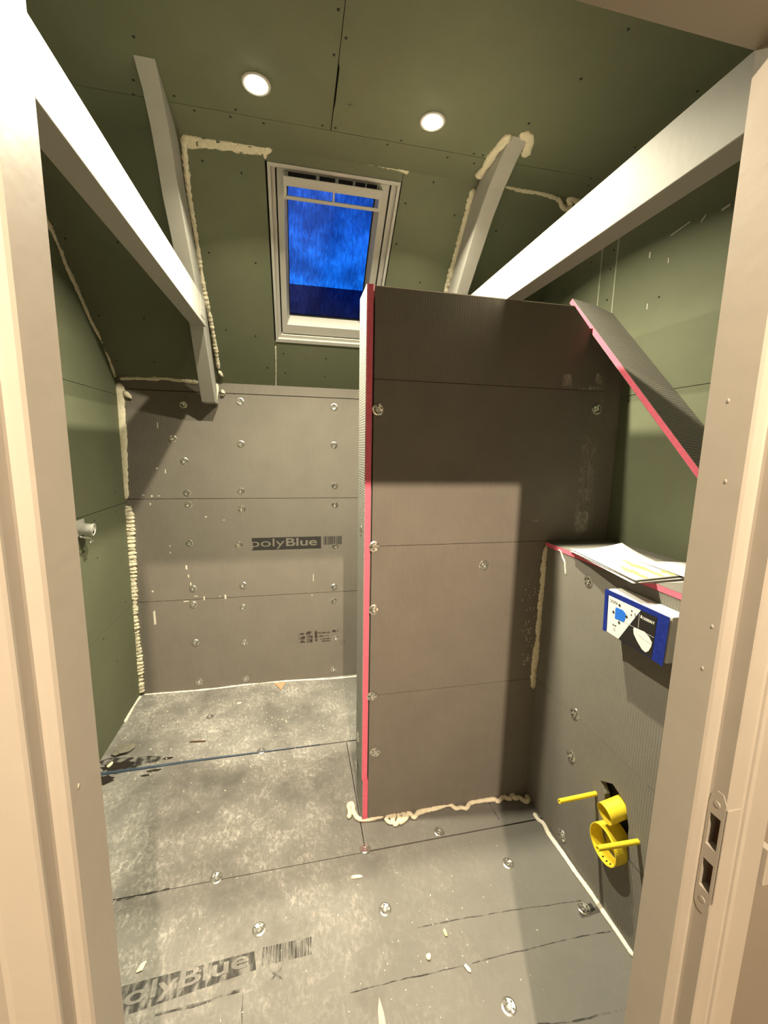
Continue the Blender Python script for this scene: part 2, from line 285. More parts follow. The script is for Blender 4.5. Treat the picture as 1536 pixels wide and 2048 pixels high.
# floor: grey boards with trodden plaster dust
def floor_mat():
    m = bpy.data.materials.new('dusty_grey_floor_board'); m.use_nodes = True; n = m.node_tree.nodes; l = m.node_tree.links; b = n['Principled BSDF']
    b.inputs['Roughness'].default_value = 0.9; b.inputs['Specular IOR Level'].default_value = 0.25
    tc = n.new('ShaderNodeTexCoord'); geo = n.new('ShaderNodeNewGeometry')
    def noise(scale, detail, st=(1, 1, 1), rot=0.0, rough=0.6):
        mp = n.new('ShaderNodeMapping'); mp.inputs['Scale'].default_value = st; mp.inputs['Rotation'].default_value = (0, 0, rot)
        t = n.new('ShaderNodeTexNoise'); t.inputs['Scale'].default_value = scale; t.inputs['Detail'].default_value = detail; t.inputs['Roughness'].default_value = rough
        l.new(geo.outputs['Position'], mp.inputs[0]); l.new(mp.outputs[0], t.inputs['Vector']); return t.outputs[0]
    def ramp(src, a, c, lo=0.0, hi=1.0):
        r = n.new('ShaderNodeMapRange'); r.inputs['From Min'].default_value = a; r.inputs['From Max'].default_value = c
        r.inputs['To Min'].default_value = lo; r.inputs['To Max'].default_value = hi; r.clamp = True; l.new(src, r.inputs['Value']); return r.outputs[0]
    def mul(a, c, op='MULTIPLY'):
        k = n.new('ShaderNodeMath'); k.operation = op; k.use_clamp = True; l.new(a, k.inputs[0])
        if isinstance(c, float): k.inputs[1].default_value = c
        else: l.new(c, k.inputs[1])
        return k.outputs[0]
    sep = n.new('ShaderNodeSeparateXYZ'); l.new(geo.outputs['Position'], sep.inputs[0])
    left = ramp(sep.outputs['X'], 0.55, 0.0, 0.12, 1.0)           # the dust lies where people walked, left of the partition
    wear = mul(mul(ramp(noise(2.6, 5), 0.36, 0.62), left), ramp(sep.outputs['Y'], 0.9, 1.6, 0.45, 1.0))
    fine = mul(ramp(noise(70, 7, (1, 0.62, 1), 0.5, 0.8), 0.46, 0.62), mul(ramp(noise(13, 5), 0.35, 0.62), 0.9))
    scr = mul(ramp(noise(130, 4, (1, 0.14, 1), -0.7, 0.7), 0.60, 0.70), ramp(noise(110, 4, (0.16, 1, 1), -0.4, 0.7), 0.61, 0.71), 'ADD')
    dust = mul(wear, mul(fine, mul(scr, 0.5), 'ADD')); dust = mul(dust, mul(wear, 0.25), 'ADD')
    c0 = n.new('ShaderNodeMix'); c0.data_type = 'RGBA'; c0.inputs['A'].default_value = (0.115, 0.112, 0.102, 1); c0.inputs['B'].default_value = (0.155, 0.151, 0.137, 1)
    l.new(noise(6, 6), c0.inputs['Factor'])
    c1 = n.new('ShaderNodeMix'); c1.data_type = 'RGBA'; c1.inputs['B'].default_value = (0.52, 0.50, 0.455, 1)
    l.new(dust, c1.inputs['Factor']); l.new(c0.outputs['Result'], c1.inputs['A'])
    dirt = mul(ramp(noise(5, 5, (1.6, 0.7, 1)), 0.56, 0.68), mul(left, 0.35))
    c2 = n.new('ShaderNodeMix'); c2.data_type = 'RGBA'; c2.inputs['B'].default_value = (0.09, 0.08, 0.07, 1)
    l.new(dirt, c2.inputs['Factor']); l.new(c1.outputs['Result'], c2.inputs['A']); l.new(c2.outputs['Result'], b.inputs['Base Color'])
    bp = n.new('ShaderNodeBump'); bp.inputs['Strength'].default_value = 0.3; bp.inputs['Distance'].default_value = 0.002
    l.new(noise(280, 4), bp.inputs['Height']); l.new(bp.outputs[0], b.inputs['Normal'])
    return m
M['floor'] = floor_mat()

def glass_mat():
    m = bpy.data.materials.new('rain_streaked_glass'); m.use_nodes = True; n = m.node_tree.nodes; l = m.node_tree.links; n.remove(n['Principled BSDF'])
    out = n['Material Output']; tc = n.new('ShaderNodeTexCoord'); mp = n.new('ShaderNodeMapping'); mp.inputs['Scale'].default_value = (1, 0.28, 0.28)
    t = n.new('ShaderNodeTexNoise'); t.inputs['Scale'].default_value = 95; t.inputs['Detail'].default_value = 6; t.inputs['Roughness'].default_value = 0.7; t.inputs['Distortion'].default_value = 0.6
    t2 = n.new('ShaderNodeTexNoise'); t2.inputs['Scale'].default_value = 5.5; t2.inputs['Detail'].default_value = 2
    l.new(tc.outputs['Object'], mp.inputs[0]); l.new(mp.outputs[0], t.inputs['Vector']); l.new(tc.outputs['Object'], t2.inputs['Vector'])
    r = n.new('ShaderNodeValToRGB'); r.color_ramp.elements[0].position = 0.34; r.color_ramp.elements[0].color = (0.55, 0.6, 0.72, 1)
    r.color_ramp.elements[1].position = 0.66; r.color_ramp.elements[1].color = (1, 1, 1, 1); l.new(t.outputs[0], r.inputs[0])
    r2 = n.new('ShaderNodeValToRGB'); r2.color_ramp.elements[0].position = 0.36; r2.color_ramp.elements[0].color = (0.68, 0.68, 0.72, 1)
    r2.color_ramp.elements[1].position = 0.56; r2.color_ramp.elements[1].color = (1, 1, 1, 1); l.new(t2.outputs[0], r2.inputs[0])
    mx = n.new('ShaderNodeMix'); mx.data_type = 'RGBA'; mx.blend_type = 'MULTIPLY'; mx.inputs['Factor'].default_value = 1
    l.new(r.outputs[0], mx.inputs['A']); l.new(r2.outputs[0], mx.inputs['B'])
    tr = n.new('ShaderNodeBsdfTransparent'); l.new(mx.outputs['Result'], tr.inputs[0])
    gl = n.new('ShaderNodeBsdfGlossy'); gl.inputs['Roughness'].default_value = 0.12
    fr = n.new('ShaderNodeFresnel'); fr.inputs[0].default_value = 1.35
    ms = n.new('ShaderNodeMixShader'); l.new(fr.outputs[0], ms.inputs[0]); l.new(tr.outputs[0], ms.inputs[1]); l.new(gl.outputs[0], ms.inputs[2]); l.new(ms.outputs[0], out.inputs[0])
    return m
M['glass'] = glass_mat()
def emit(name, color, s):
    m = bpy.data.materials.new(name); m.use_nodes = True; n = m.node_tree.nodes; n.remove(n['Principled BSDF'])
    em = n.new('ShaderNodeEmission'); em.inputs[0].default_value = (*color, 1); em.inputs[1].default_value = s
    m.node_tree.links.new(em.outputs[0], n['Material Output'].inputs[0]); return m
M['lens'] = emit('lit_lamp_lens', (1.0, 0.95, 0.72), 60.0)

# ---------------------------------------------------------------- room dimensions
XL, XR, YB, YP, YF = -0.93, 1.267, 2.537, 1.436, 0.409
KT = 1.845                                                  # top of the low back wall
s_n = math.sqrt(1+0.94**2); UP = Vector((0, -1/s_n, 0.94/s_n)); NI = Vector((0, -0.94/s_n, -1/s_n))
def sp(x, u, t=0.0): return Vector((x, YB, KT))+UP*u+NI*t    # point on the sloping ceiling: across, up the slope, into the room
def u_of(y): return (YB-y)*s_n
UTOP = (CEIL-KT)*s_n/0.94
YC = YB-UTOP/s_n

# floor
fl = struct('floor')
fp = [(-1.05, 0.237, 1.312, 1.907), (0.2405, 1.3, 1.3145, 1.907), (-1.05, 1.3, 1.9155, 2.56), (-1.05, 1.3, 0.30, 1.309)]
for a, b_, c, d in fp: box('floor_board', a, b_, c, d, -0.012, 0, M['floor'], fl)
box('subfloor', -1.1, 1.4, 0.30, 2.7, -0.04, -0.0125, M['dark'], fl)
box('hall_floor', -1.3, 1.6, -1.7, 0.2995, -0.03, -0.002, mat('pale_bounce_floor', (0.62, 0.52, 0.40), 0.6, noise=0.15, nscale=4), fl)  # unseen hall floor, coloured pale to bounce light up to the door head
def floor_cut(name, pts, w, z=0.0006, m=None, parent=fl):
    bm = new_bm(); path = catmull([(p[0], p[1], 0) for p in pts], 0.02); rr = random.Random(len(pts)); k = len(path); L = []; Rr = []
    for i, p in enumerate(path):
        d = (path[min(i+1, k-1)]-path[max(i-1, 0)]).normalized(); s = Vector((-d.y, d.x, 0)); ww = w*rr.uniform(0.5, 1.2); j = s*rr.uniform(-0.0012, 0.0012)
        L.append(bm.verts.new(p+s*ww/2+j+Vector((0, 0, z)))); Rr.append(bm.verts.new(p-s*ww/2+j+Vector((0, 0, z))))
    for i in range(k-1): bm.faces.new((L[i], L[i+1], Rr[i+1], Rr[i]))
    return obj(name, bm, m or M['worn_cut'], parent)
M['worn_cut'] = worn('scored_line', (0.03, 0.028, 0.025), 0.9, 40)
floor_cut('scored_line', D['cut2'], 0.0032); floor_cut('scored_line', D['cut3'], 0.0032); floor_cut('scored_line', D['cut4'], 0.004)
floor_cut('scored_line', D['cut5'], 0.008); floor_cut('scored_line', [(-0.162, 0.985), (-0.157, 0.91), (-0.15, 0.8)], 0.0025)
floor_cut('scored_line', [(0.795, 1.436), (0.800, 1.34)], 0.004); floor_cut('scored_line', [(-0.60, 1.305), (-0.52, 1.309), (-0.44, 1.312)], 0.007)
prism('board_notch', [(0.90, 0.962, 0.0007), (0.953, 0.969, 0.0007), (0.953, 0.990, 0.0007), (0.905, 0.988, 0.0007)], (0, 0, 0.0004), M['ink'], fl)
# dark stain on the floor by the left wall
bm = new_bm(); rr = random.Random(4); ring = []
for k in range(44):
    a = 6.28318*k/44; r = (0.115+0.03*math.sin(3*a+1)+rr.uniform(-0.012, 0.012)); ring.append(bm.verts.new((-0.80+r*math.cos(a)*1.1, 1.955+r*math.sin(a)*0.42, 0.0008)))
bm.faces.new(ring); obj('wet_stain', bm, M['stain'], fl)
bm = new_bm(); ring = [bm.verts.new((-0.83+0.075*math.cos(6.28318*k/40)*rr.uniform(0.8, 1.15), 1.945+0.03*math.sin(6.28318*k/40)*rr.uniform(0.7, 1.2), 0.0011)) for k in range(40)]
bm.faces.new(ring); obj('wet_stain', bm, mat('dark_damp', (0.022, 0.018, 0.014), 0.6, noise=0.4, nscale=25), fl)
for cx, cy, rx, ry in [(-0.87, 1.865, 0.05, 0.03), (-0.66, 1.885, 0.03, 0.008), (-0.62, 1.955, 0.025, 0.008), (-0.69, 1.86, 0.02, 0.006)]:
    bm = new_bm(); ring = [bm.verts.new((cx+rx*math.cos(6.28318*k/20)*rr.uniform(0.8, 1.15), cy+ry*math.sin(6.28318*k/20)*rr.uniform(0.8, 1.15), 0.0008)) for k in range(20)]
    bm.faces.new(ring); obj('wet_stain', bm, mat('dark_damp_spot', (0.022, 0.018, 0.014), 0.5), fl)

# back wall: tile boards with open joints in front of a dark backing
wb = struct('wall_back', (0, YB, 0))
for z0, z1 in ((0, 0.582), (0.585, 1.189), (1.192, 1.788), (1.792, KT+0.004)):
    box('board_panel', XL-0.01, XR+0.01, YB, YB+0.012, z0, z1, M['grey'], wb)
box('wall_backing', XL-0.05, XR+0.05, YB+0.014, YB+0.06, -0.02, KT+0.06, M['dark'], wb)
# left wall
wl_ = struct('wall_left', (XL, 0, 0))
def lw_panel(z0, z1):
    pts = [(XL, YF, z0), (XL, YB+0.01, z0)]
    if z1 <= KT: pts += [(XL, YB+0.01, z1), (XL, YF, z1)]
    else: pts += [(XL, YB+0.01, KT), (XL, YC, z1), (XL, YF, z1)]
    prism('board_panel', pts, (-0.0125, 0, 0), M['green'], wl_)
for a, b_ in ((0, 0.579), (0.581, 1.171), (1.174, 1.755), (1.757, CEIL)): lw_panel(a, b_)
box('wall_backing', XL-0.06, XL-0.0135, YF, YB+0.05, -0.02, CEIL+0.1, M['dark'], wl_)
# right wall
wr = struct('wall_right', (XR, 0, 0))
def rw_poly(pts): prism('board_panel', [(XR, y, z) for y, z in pts], (0.0125, 0, 0), M['green'], wr)
rw_poly([(YF, 0), (YB, 0), (YB, 1.7185), (YF, 1.7185)])
yk = YB-(1.7205-KT)/0.94
rw_poly([(YF, 1.7205), (1.545, 1.7205), (1.545, CEIL), (YF, CEIL)])
rw_poly([(1.548, 1.7205), (1.634, 1.7205), (1.634, CEIL), (1.548, CEIL)])
rw_poly([(1.637, 1.7205), (YB, 1.7205), (YB, KT), (YC, CEIL), (1.637, CEIL)])
for y in (1.5465, 1.6355): box('joint_strip', XR-0.0015, XR+0.004, y-0.004, y+0.004, 1.74, 2.50, M['filler'], wr)
box('wall_backing', XR+0.0135, XR+0.06, YF, YB+0.05, -0.02, CEIL+0.1, M['dark'], wr)
# plaster smears on the right wall
for y, z, ln, w, sl_ in [(1.30, 2.235, 0.07, 0.004, 0.14), (1.19, 2.225, 0.015, 0.006, 0.8), (1.125, 2.225, 0.025, 0.006, 0.1), (1.30, 2.15, 0.004, 0.016, 0), (1.04, 2.42, 0.006, 0.03, 0), (1.385, 2.20, 0.006, 0.02, 0), (1.37, 2.02, 0.004, 0.02, 0.2)]:
    prism('plaster_smear', [(XR-0.0008, y, z), (XR-0.0008, y-ln, z+sl_*ln), (XR-0.0008, y-ln, z+sl_*ln+w), (XR-0.0008, y, z+w)], (0.0004, 0, 0), M['chalk'], wr)

# flat ceiling
ce = struct('ceiling', (0, 0, CEIL))
box('board_panel', XL, 0.1345, YF, 1.6125, CEIL, CEIL+0.0125, M['green'], ce)
prism('board_panel', [(0.1365, YF, CEIL), (XR, YF, CEIL), (XR, 1.6125, CEIL), (0.1375, 1.6125, CEIL), (0.1375, 1.52, CEIL), (0.1405, 1.50, CEIL), (0.141, 1.37, CEIL), (0.1365, 1.35, CEIL)], (0, 0, 0.0125), M['green'], ce)
box('board_panel', XL, XR, 1.6145, YC, CEIL, CEIL+0.0125, M['green'], ce)
box('ceiling_backing', XL-0.05, XR+0.05, YF-0.05, YC+0.1, CEIL+0.014, CEIL+0.05, M['dark'], ce)
bm = new_bm(); add_box(bm, 0.177, 0.195, 1.4885, 1.4895, CEIL-0.0006, CEIL); add_box(bm, 0.1855, 0.1865, 1.480, 1.498, CEIL-0.0006, CEIL); obj('pencil_cross', bm, M['ink'], ce)

# sloping ceiling with the roof window opening
WX0, WX1, WU0, WU1 = -0.089, 0.430, 0.284, 1.036
ws = struct('wall_sloped', (0, YB, KT))
def sl_panel(x0, x1, u0, u1): prism('board_panel', [sp(x0, u0), sp(x1, u0), sp(x1, u1), sp(x0, u1)], -NI*0.0125, M['green'], ws)
sl_panel(XL, -0.0965, 0, UTOP); sl_panel(-0.0945, 0.4335, 0, WU0-0.001); sl_panel(-0.0945, 0.4335, WU1+0.001, UTOP); sl_panel(0.4355, XR, 0, UTOP)
def sl_back(x0, x1, u0, u1): prism('wall_backing', [sp(x0, u0, -0.014), sp(x1, u0, -0.014), sp(x1, u1, -0.014), sp(x0, u1, -0.014)], -NI*0.10, M['dark'], ws)
sl_back(XL-0.05, WX0-0.002, -0.03, UTOP+0.06); sl_back(WX1+0.002, XR+0.05, -0.03, UTOP+0.06); sl_back(WX0-0.002, WX1+0.002, -0.03, WU0-0.002); sl_back(WX0-0.002, WX1+0.002, WU1+0.002, UTOP+0.06)

# roof window
win = struct('window_1', sp(0.17, 0.6), 'small white roof window in the sloping ceiling with blue dusk behind wet glass', 'window')
def ring(name, x0, x1, u0, u1, w, t0, t1, m, parent=win, wi=None, t_in=None, bev=0.0):
    """rectangular frame in the plane of the slope; t0 outer depth, t1 face nearest the room; wi: bevel inward to t_in"""
    bm = new_bm(); w4 = w if isinstance(w, tuple) else (w, w, w, w)   # left, right, bottom, top
    def loop(a, t): return [bm.verts.new(sp(x0+w4[0]*a, u0+w4[2]*a, t)), bm.verts.new(sp(x1-w4[1]*a, u0+w4[2]*a, t)), bm.verts.new(sp(x1-w4[1]*a, u1-w4[3]*a, t)), bm.verts.new(sp(x0+w4[0]*a, u1-w4[3]*a, t))]
    prof = [(0, t0), (0, t1)]+([(1-(wi or 0), t1), (1, t_in)] if wi else [(1, t1)])+[(1, t0)]
    loops = [loop(a, t) for a, t in prof]
    for i in range(len(loops)):
        A = loops[i]; B = loops[(i+1) % len(loops)]
        for k in range(4): bm.faces.new((A[k], A[(k+1) % 4], B[(k+1) % 4], B[k]))
    return obj(name, bm, m, parent, bev)
ring('window_lining', WX0, WX1, WU0, WU1, (0.012, 0.012, 0.02, 0.012), -0.07, 0.003, M['upvc'], bev=0.0012)
ring('window_frame', WX0+0.012, WX1-0.012, WU0+0.02, WU1-0.012, (0.016, 0.022, 0.016, 0.006), -0.09, -0.010, M['upvc'], bev=0.001)
ring('gasket', WX0+0.026, WX1-0.030, WU0+0.034, WU1-0.017, 0.012, -0.09, -0.030, M['gasket'])
SX0, SX1, SU0, SU1 = WX0+0.034, WX1-0.040, WU0+0.042, WU1-0.020
GX0, GX1, GU0, GU1 = -0.018, 0.346, 0.398, 0.976
ring('sash', SX0, SX1, SU0, SU1, (GX0-SX0, SX1-GX1, GU0-SU0, SU1-GU1), -0.088, -0.016, M['upvc'], wi=0.32, t_in=-0.062, bev=0.001)
ring('glazing_seal', GX0-0.001, GX1+0.001, GU0-0.001, GU1+0.001, 0.005, -0.080, -0.064, M['gasket'])
prism('glass_pane', [sp(GX0, GU0, -0.072), sp(GX1, GU0, -0.072), sp(GX1, GU1, -0.072), sp(GX0, GU1, -0.072)], -NI*0.004, M['glass'], win)
vent = prism('vent_flap', [sp(-0.020, 0.980, -0.014), sp(0.350, 0.980, -0.014), sp(0.350, 1.014, -0.014), sp(-0.020, 1.014, -0.014)], NI*0.004, M['upvc'], win)
for x0, x1 in ((-0.012, 0.095), (0.108, 0.170), (0.183, 0.240), (0.250, 0.290), (0.296, 0.338)):
    prism('vent_slot', [sp(x0, 0.988, -0.0098), sp(x1, 0.988, -0.0098), sp(x1, 1.0115, -0.0098), sp(x0, 1.0115, -0.0098)], NI*0.0006, M['gasket'], vent)
# opening bar across the head of the sash
bar = prism('opening_bar', [sp(-0.030, 0.978, 0.028), sp(0.356, 0.978, 0.028), sp(0.356, 1.012, 0.036), sp(-0.030, 1.012, 0.036)], NI*0.006, M['upvc'], win, bevel=0.002)
prism('bar_rail', [sp(-0.022, 0.934, 0.026), sp(0.348, 0.934, 0.026), sp(0.348, 0.948, 0.030), sp(-0.022, 0.948, 0.030)], NI*0.008, M['upvc'], bar, bevel=0.002)
for x in (-0.030, 0.344): prism('bar_bracket', [sp(x, 0.934, -0.012), sp(x+0.012, 0.934, -0.012), sp(x+0.012, 0.934, 0.034), sp(x, 0.934, 0.034)], UP*0.075, M['upvc'], bar, bevel=0.0015)
prism('bar_post', [sp(0.160, 0.94, 0.026), sp(0.167, 0.94, 0.026), sp(0.167, 0.94, 0.036), sp(0.160, 0.94, 0.036)], UP*0.06, M['upvc'], bar, bevel=0.001)

# neighbouring house seen through the window
nh = thing('neighbouring_house', (0.5, 9.0, -3.0), 'dark roof of a house across the way, low in the roof window', 'house')
box('house_wall', -5, 6, 8.6, 14, -3, 3.6, M['brickwall'], nh)
prism('roof', [(-5.3, 8.0, 3.5), (-5.3, 11.3, 5.52), (-5.3, 14.6, 3.5), (-5.3, 14.6, 3.3), (-5.3, 8.0, 3.3)], (11.6, 0, 0), M['tile_roof'], nh)

# front wall, door frame and the hall on the camera's side
wf = struct('wall_front', (0, YF, 0))
box('wall_piece', XL-0.05, -0.25, 0.337, YF-0.0005, 0, CEIL, M['hallwall'], wf)
box('wall_piece', 0.553, XR+0.05, 0.345, YF-0.0005, 0, CEIL, M['hallwall'], wf)
box('wall_piece', -0.25, 0.553, 0.345, YF-0.0005, 1.98, CEIL, M['hallwall'], wf)
dr = struct('door_1', (0.14, 0.38, 0), 'cream painted door frame with an empty strike plate', 'door frame')
jr_pts = [(0.477, 0.409), (0.477, 0.3575), (0.479, 0.3545), (0.490, 0.3535), (0.4925, 0.352), (0.493, 0.349), (0.493, 0.332), (0.4945, 0.3300), (0.513, 0.3297), (0.515, 0.3285), (0.516, 0.326), (0.520, 0.3245), (0.550, 0.3245), (0.5545, 0.3275), (0.556, 0.345), (0.52, 0.409)]
jr = prism('door_jamb', [(x, y, 0) for x, y in jr_pts], (0, 0, 1.975), M['cream'], dr)
jl_pts = [(-0.191, 0.409), (-0.191, 0.3575), (-0.193, 0.3545), (-0.2005, 0.3535), (-0.203, 0.352), (-0.2035, 0.349), (-0.2035, 0.333), (-0.2055, 0.3305), (-0.2335, 0.3297), (-0.2365, 0.3275), (-0.239, 0.3225), (-0.244, 0.3205), (-0.290, 0.320), (-0.294, 0.323), (-0.296, 0.345), (-0.24, 0.409)]
prism('door_jamb', [(x, y, 0) for x, y in jl_pts], (0, 0, 1.975), M['cream'], dr)
ln_pts = [(1.919, 0.409), (1.919, 0.3575), (1.921, 0.3545), (1.932, 0.3535), (1.9345, 0.351), (1.935, 0.333), (1.937, 0.3303), (1.955, 0.3293), (1.958, 0.3243), (1.994, 0.3243), (1.998, 0.3275), (1.998, 0.345), (1.96, 0.409)]
prism('door_head', [(-0.2, y+0.0006, z) for z, y in ln_pts], (0.69, 0, 0), M['cream'], dr)
# strike plate let into the right jamb
cut = []
for z0, z1 in ((1.022, 1.068), (0.962, 1.004)):
    bm = new_bm(); add_box(bm, 0.485, 0.512, 0.3335, 0.3485, z0, z1); cut.append(obj('cutter', bm, M['brown']))
boolean_cut(jr, cut)
pb = new_bm()
PZ = [(0.331, 0.955), (0.333, 0.940), (0.338, 0.930), (0.345, 0.930), (0.350, 0.937), (0.351, 0.950), (0.351, 1.080), (0.349, 1.092), (0.343, 1.100), (0.336, 1.100), (0.331, 1.090)]
add_prism(pb, [(0.4932, y, z) for y, z in PZ], (-0.0012, 0, 0)); add_box(pb, 0.4925, 0.512, 0.3288, 0.3300, 0.955, 1.085)
sp_ = obj('strike_plate', pb, M['cream'], dr)
cut = []
for z0, z1 in ((1.023, 1.067), (0.963, 1.003)):
    bm = new_bm(); add_box(bm, 0.480, 0.500, 0.3345, 0.3475, z0, z1)
    cut.append(obj('cutter', bm, M['brown']))
boolean_cut(sp_, cut)
for z0, z1 in ((1.0225, 1.0675), (0.9625, 1.0035)): box('mortise', 0.5045, 0.5115, 0.334, 0.348, z0, z1, M['brown'], sp_)
for z in (1.083, 0.948):
    bm = new_bm(); cyl_bm(bm, (0.4924, 0.341, z), (-1, 0, 0), 0.0042, 0.0036, 0.001, 20); obj('screw_head', bm, M['cream'], sp_)
box('keep_block', 0.556, 0.566, 0.3215, 0.345, 0.975, 1.025, M['cream'], dr, bevel=0.001)
# small dents and paint drips on the jambs
for x, y, z in [(0.4768, 0.375, 1.47), (0.4768, 0.385, 1.56), (0.4768, 0.366, 1.30), (0.4768, 0.37, 1.245), (-0.1908, 0.37, 1.20)]:
    bm = new_bm(); bmesh.ops.create_uvsphere(bm, u_segments=10, v_segments=6, radius=0.0016, matrix=Matrix.Translation((x, y, z)) @ Matrix.Diagonal((0.4, 1, 1.6, 1))); obj('paint_drip', bm, M['cream'], dr, smooth=True)
# hall shell behind the camera
box('wall_hall_left', -1.3, -1.25, -1.7, 0.345, 0, 2.5, M['hallwall'])['kind'] = 'structure'
box('wall_hall_right', 1.55, 1.6, -1.7, 0.345, 0, 2.5, M['hallwall'])['kind'] = 'structure'
box('wall_hall_back', -1.3, 1.6, -1.75, -1.7, 0, 2.5, M['hallwall'])['kind'] = 'structure'
box('wall_hall_front_left', -1.3, -0.98, 0.337, 0.409, 0, 2.5, M['hallwall'])['kind'] = 'structure'
box('wall_hall_front_right', 1.317, 1.6, 0.345, 0.409, 0, 2.5, M['hallwall'])['kind'] = 'structure'
box('ceiling_hall', -1.3, 1.6, -1.75, 0.345, 2.5, 2.55, M['hallwall'])['kind'] = 'structure'

# ---------------------------------------------------------------- screws in the plasterboard (parts of the wall or ceiling they hold)
bm = new_bm(); cyl_bm(bm, (0, 0, -0.0003), (0, 0, 1), 0.0042, 0.0036, 0.0012, 14); me_s = bpy.data.meshes.new('screw_head'); bm.to_mesh(me_s); bm.free(); me_s.materials.append(M['screw'])
def screw(parent, p, n):
    o = bpy.data.objects.new('screw_head', me_s); COL.objects.link(o); o.parent = parent
    o.location = Vector(p)-world_loc(parent); o.rotation_mode = 'QUATERNION'; o.rotation_quaternion = Vector(n).to_track_quat('Z', 'Y')
for x, y in [(-0.409, 1.405), (-0.461, 1.553), (-0.48, 1.61), (0.121, 1.209), (0.148, 1.277), (0.121, 1.332), (-0.356, 1.586), (-0.307, 1.632), (-0.195, 1.632), (-0.174, 1.596), (-0.089, 1.634), (0.106, 1.597), (0.15, 1.597), (0.856, 1.085), (0.834, 1.239), (0.778, 1.425), (1.199, 1.194), (0.34, 1.631), (0.383, 1.60), (0.573, 1.642), (0.66, 1.600), (0.696, 1.600), (0.683, 1.649), (1.202, 1.433), (1.17, 1.62), (1.19, 1.66)]:
    screw(ce, (x, y, CEIL), (0, 0, -1))
for x, y in [(-0.319, 1.804), (-0.184, 1.818), (0.562, 1.77), (0.463, 1.832), (0.685, 1.844), (0.455, 1.945), (0.602, 2.058), (-0.35, 2.036), (-0.16, 2.052), (-0.33, 2.297), (-0.19, 2.313), (0.894, 1.87), (-0.142, 2.449), (-0.054, 2.38), (-0.047, 2.471), (0.174, 2.39), (0.174, 2.477), (-0.895, 2.041), (-0.702, 2.035), (-0.888, 2.279), (-0.696, 2.277), (-0.714, 2.454), (-0.897, 2.459)]:
    screw(ws, sp(x, u_of(y)), NI)
for y, z in [(2.405, 1.245), (2.385, 1.142), (2.155, 1.137), (2.151, 0.956), (2.398, 0.878), (2.424, 0.631), (2.138, 0.551), (2.261, 0.368), (2.427, 0.125)]: screw(wl_, (XL, y, z), (1, 0, 0))
for y, z in [(1.7, 2.312), (1.569, 2.306), (1.579, 2.239), (1.582, 2.122), (1.32, 2.047), (1.488, 1.74), (1.41, 1.70), (1.40, 1.142)]: screw(wr, (XR, y, z), (-1, 0, 0))

# ---------------------------------------------------------------- partition
pt = thing('partition_wall', (0.7, 1.5, 0), 'tall grey board partition with a pink foam edge, standing in the middle of the room', 'partition')
                                                                # the top corner is cut away where the loose board lies on it
prism('board_panel', [(0.268, YP, 1.7345), (1.183, YP, 1.7345), (1.183, YP, 1.865), (1.018, YP, 2.03), (0.268, YP, 2.03)], (0, 0.02, 0), M['grey'], pt)
for z0, z1 in ((0, 0.5535), (0.5555, 1.145), (1.147, 1.7325)):
    box('board_panel', 0.268, 1.183, YP, YP+0.02, z0, z1, M['grey'], pt)
prism('core', [(0.264, YP+0.021, 0), (1.18, YP+0.021, 0), (1.18, YP+0.021, 1.86), (1.02, YP+0.021, 2.022), (0.264, YP+0.021, 2.022)], (0, 0.091, 0), M['greybox'], pt)
prism('back_board', [(0.268, 1.549, 0), (1.183, 1.549, 0), (1.183, 1.549, 1.9), (1.05, 1.549, 2.03), (0.268, 1.549, 2.03)], (0, 0.019, 0), M['grey'], pt)
box('filler_strip', 1.186, XR-0.001, YP+0.012, 1.50, 0, 1.86, M['grey'], pt)
for z0, z1, dx in ((0, 0.190, 0.004), (0.192, 0.545, 0.0), (0.5455, 2.035, -0.001)):
    e_ = box('end_board_core', 0.2425+dx, 0.2625+dx, YP-0.001, 1.585, z0, z1, M['pink'], pt); e_['label'] = 'pink foam edge of the end board'
    box('end_board_skin', 0.240+dx, 0.2425+dx, YP, 1.585, z0, z1, M['endskin'], pt)
box('torn_top_highlight', 0.2625, 1.018, YP-0.0008, YP+0.02, 2.030, 2.0325, M['foam2'], pt)  # pale strip paints the downlight's highlight along the torn top edge
# glass fibre mesh tape down the corner of the partition
bm = new_bm()
for k in range(7): add_box(bm, 1.10+k*0.010, 1.1012+k*0.010, YP-0.0008, YP-0.0002, 1.17, 1.56)
for k in range(40): add_box(bm, 1.10, 1.162, YP-0.0008, YP-0.0002, 1.17+k*0.010, 1.1712+k*0.010)
o = obj('mesh_tape', bm, M['mesh_tape'], pt); o['label'] = 'worn pale mesh tape'
for x0, x1, z0, z1 in [(0.99, 1.03, 1.745, 1.79), (1.06, 1.17, 1.735, 1.75), (1.13, 1.165, 1.76, 1.80), (1.10, 1.16, 1.18, 1.26), (0.905, 0.94, 1.225, 1.235)]:
    prism('plaster_smear', [(x0, YP-0.0009, z0), (x1, YP-0.0009, z0+0.004), (x1-0.004, YP-0.0009, z1), (x0+0.005, YP-0.0009, z1-0.002)], (0, 0.0006, 0), M['smear'], pt)
text_obj('handwriting', 'vA', M['ink'], pt, (0.2385, 1.545, 1.90), (0, 0, 1), (0, -1, 0), 0.03, 0.014)

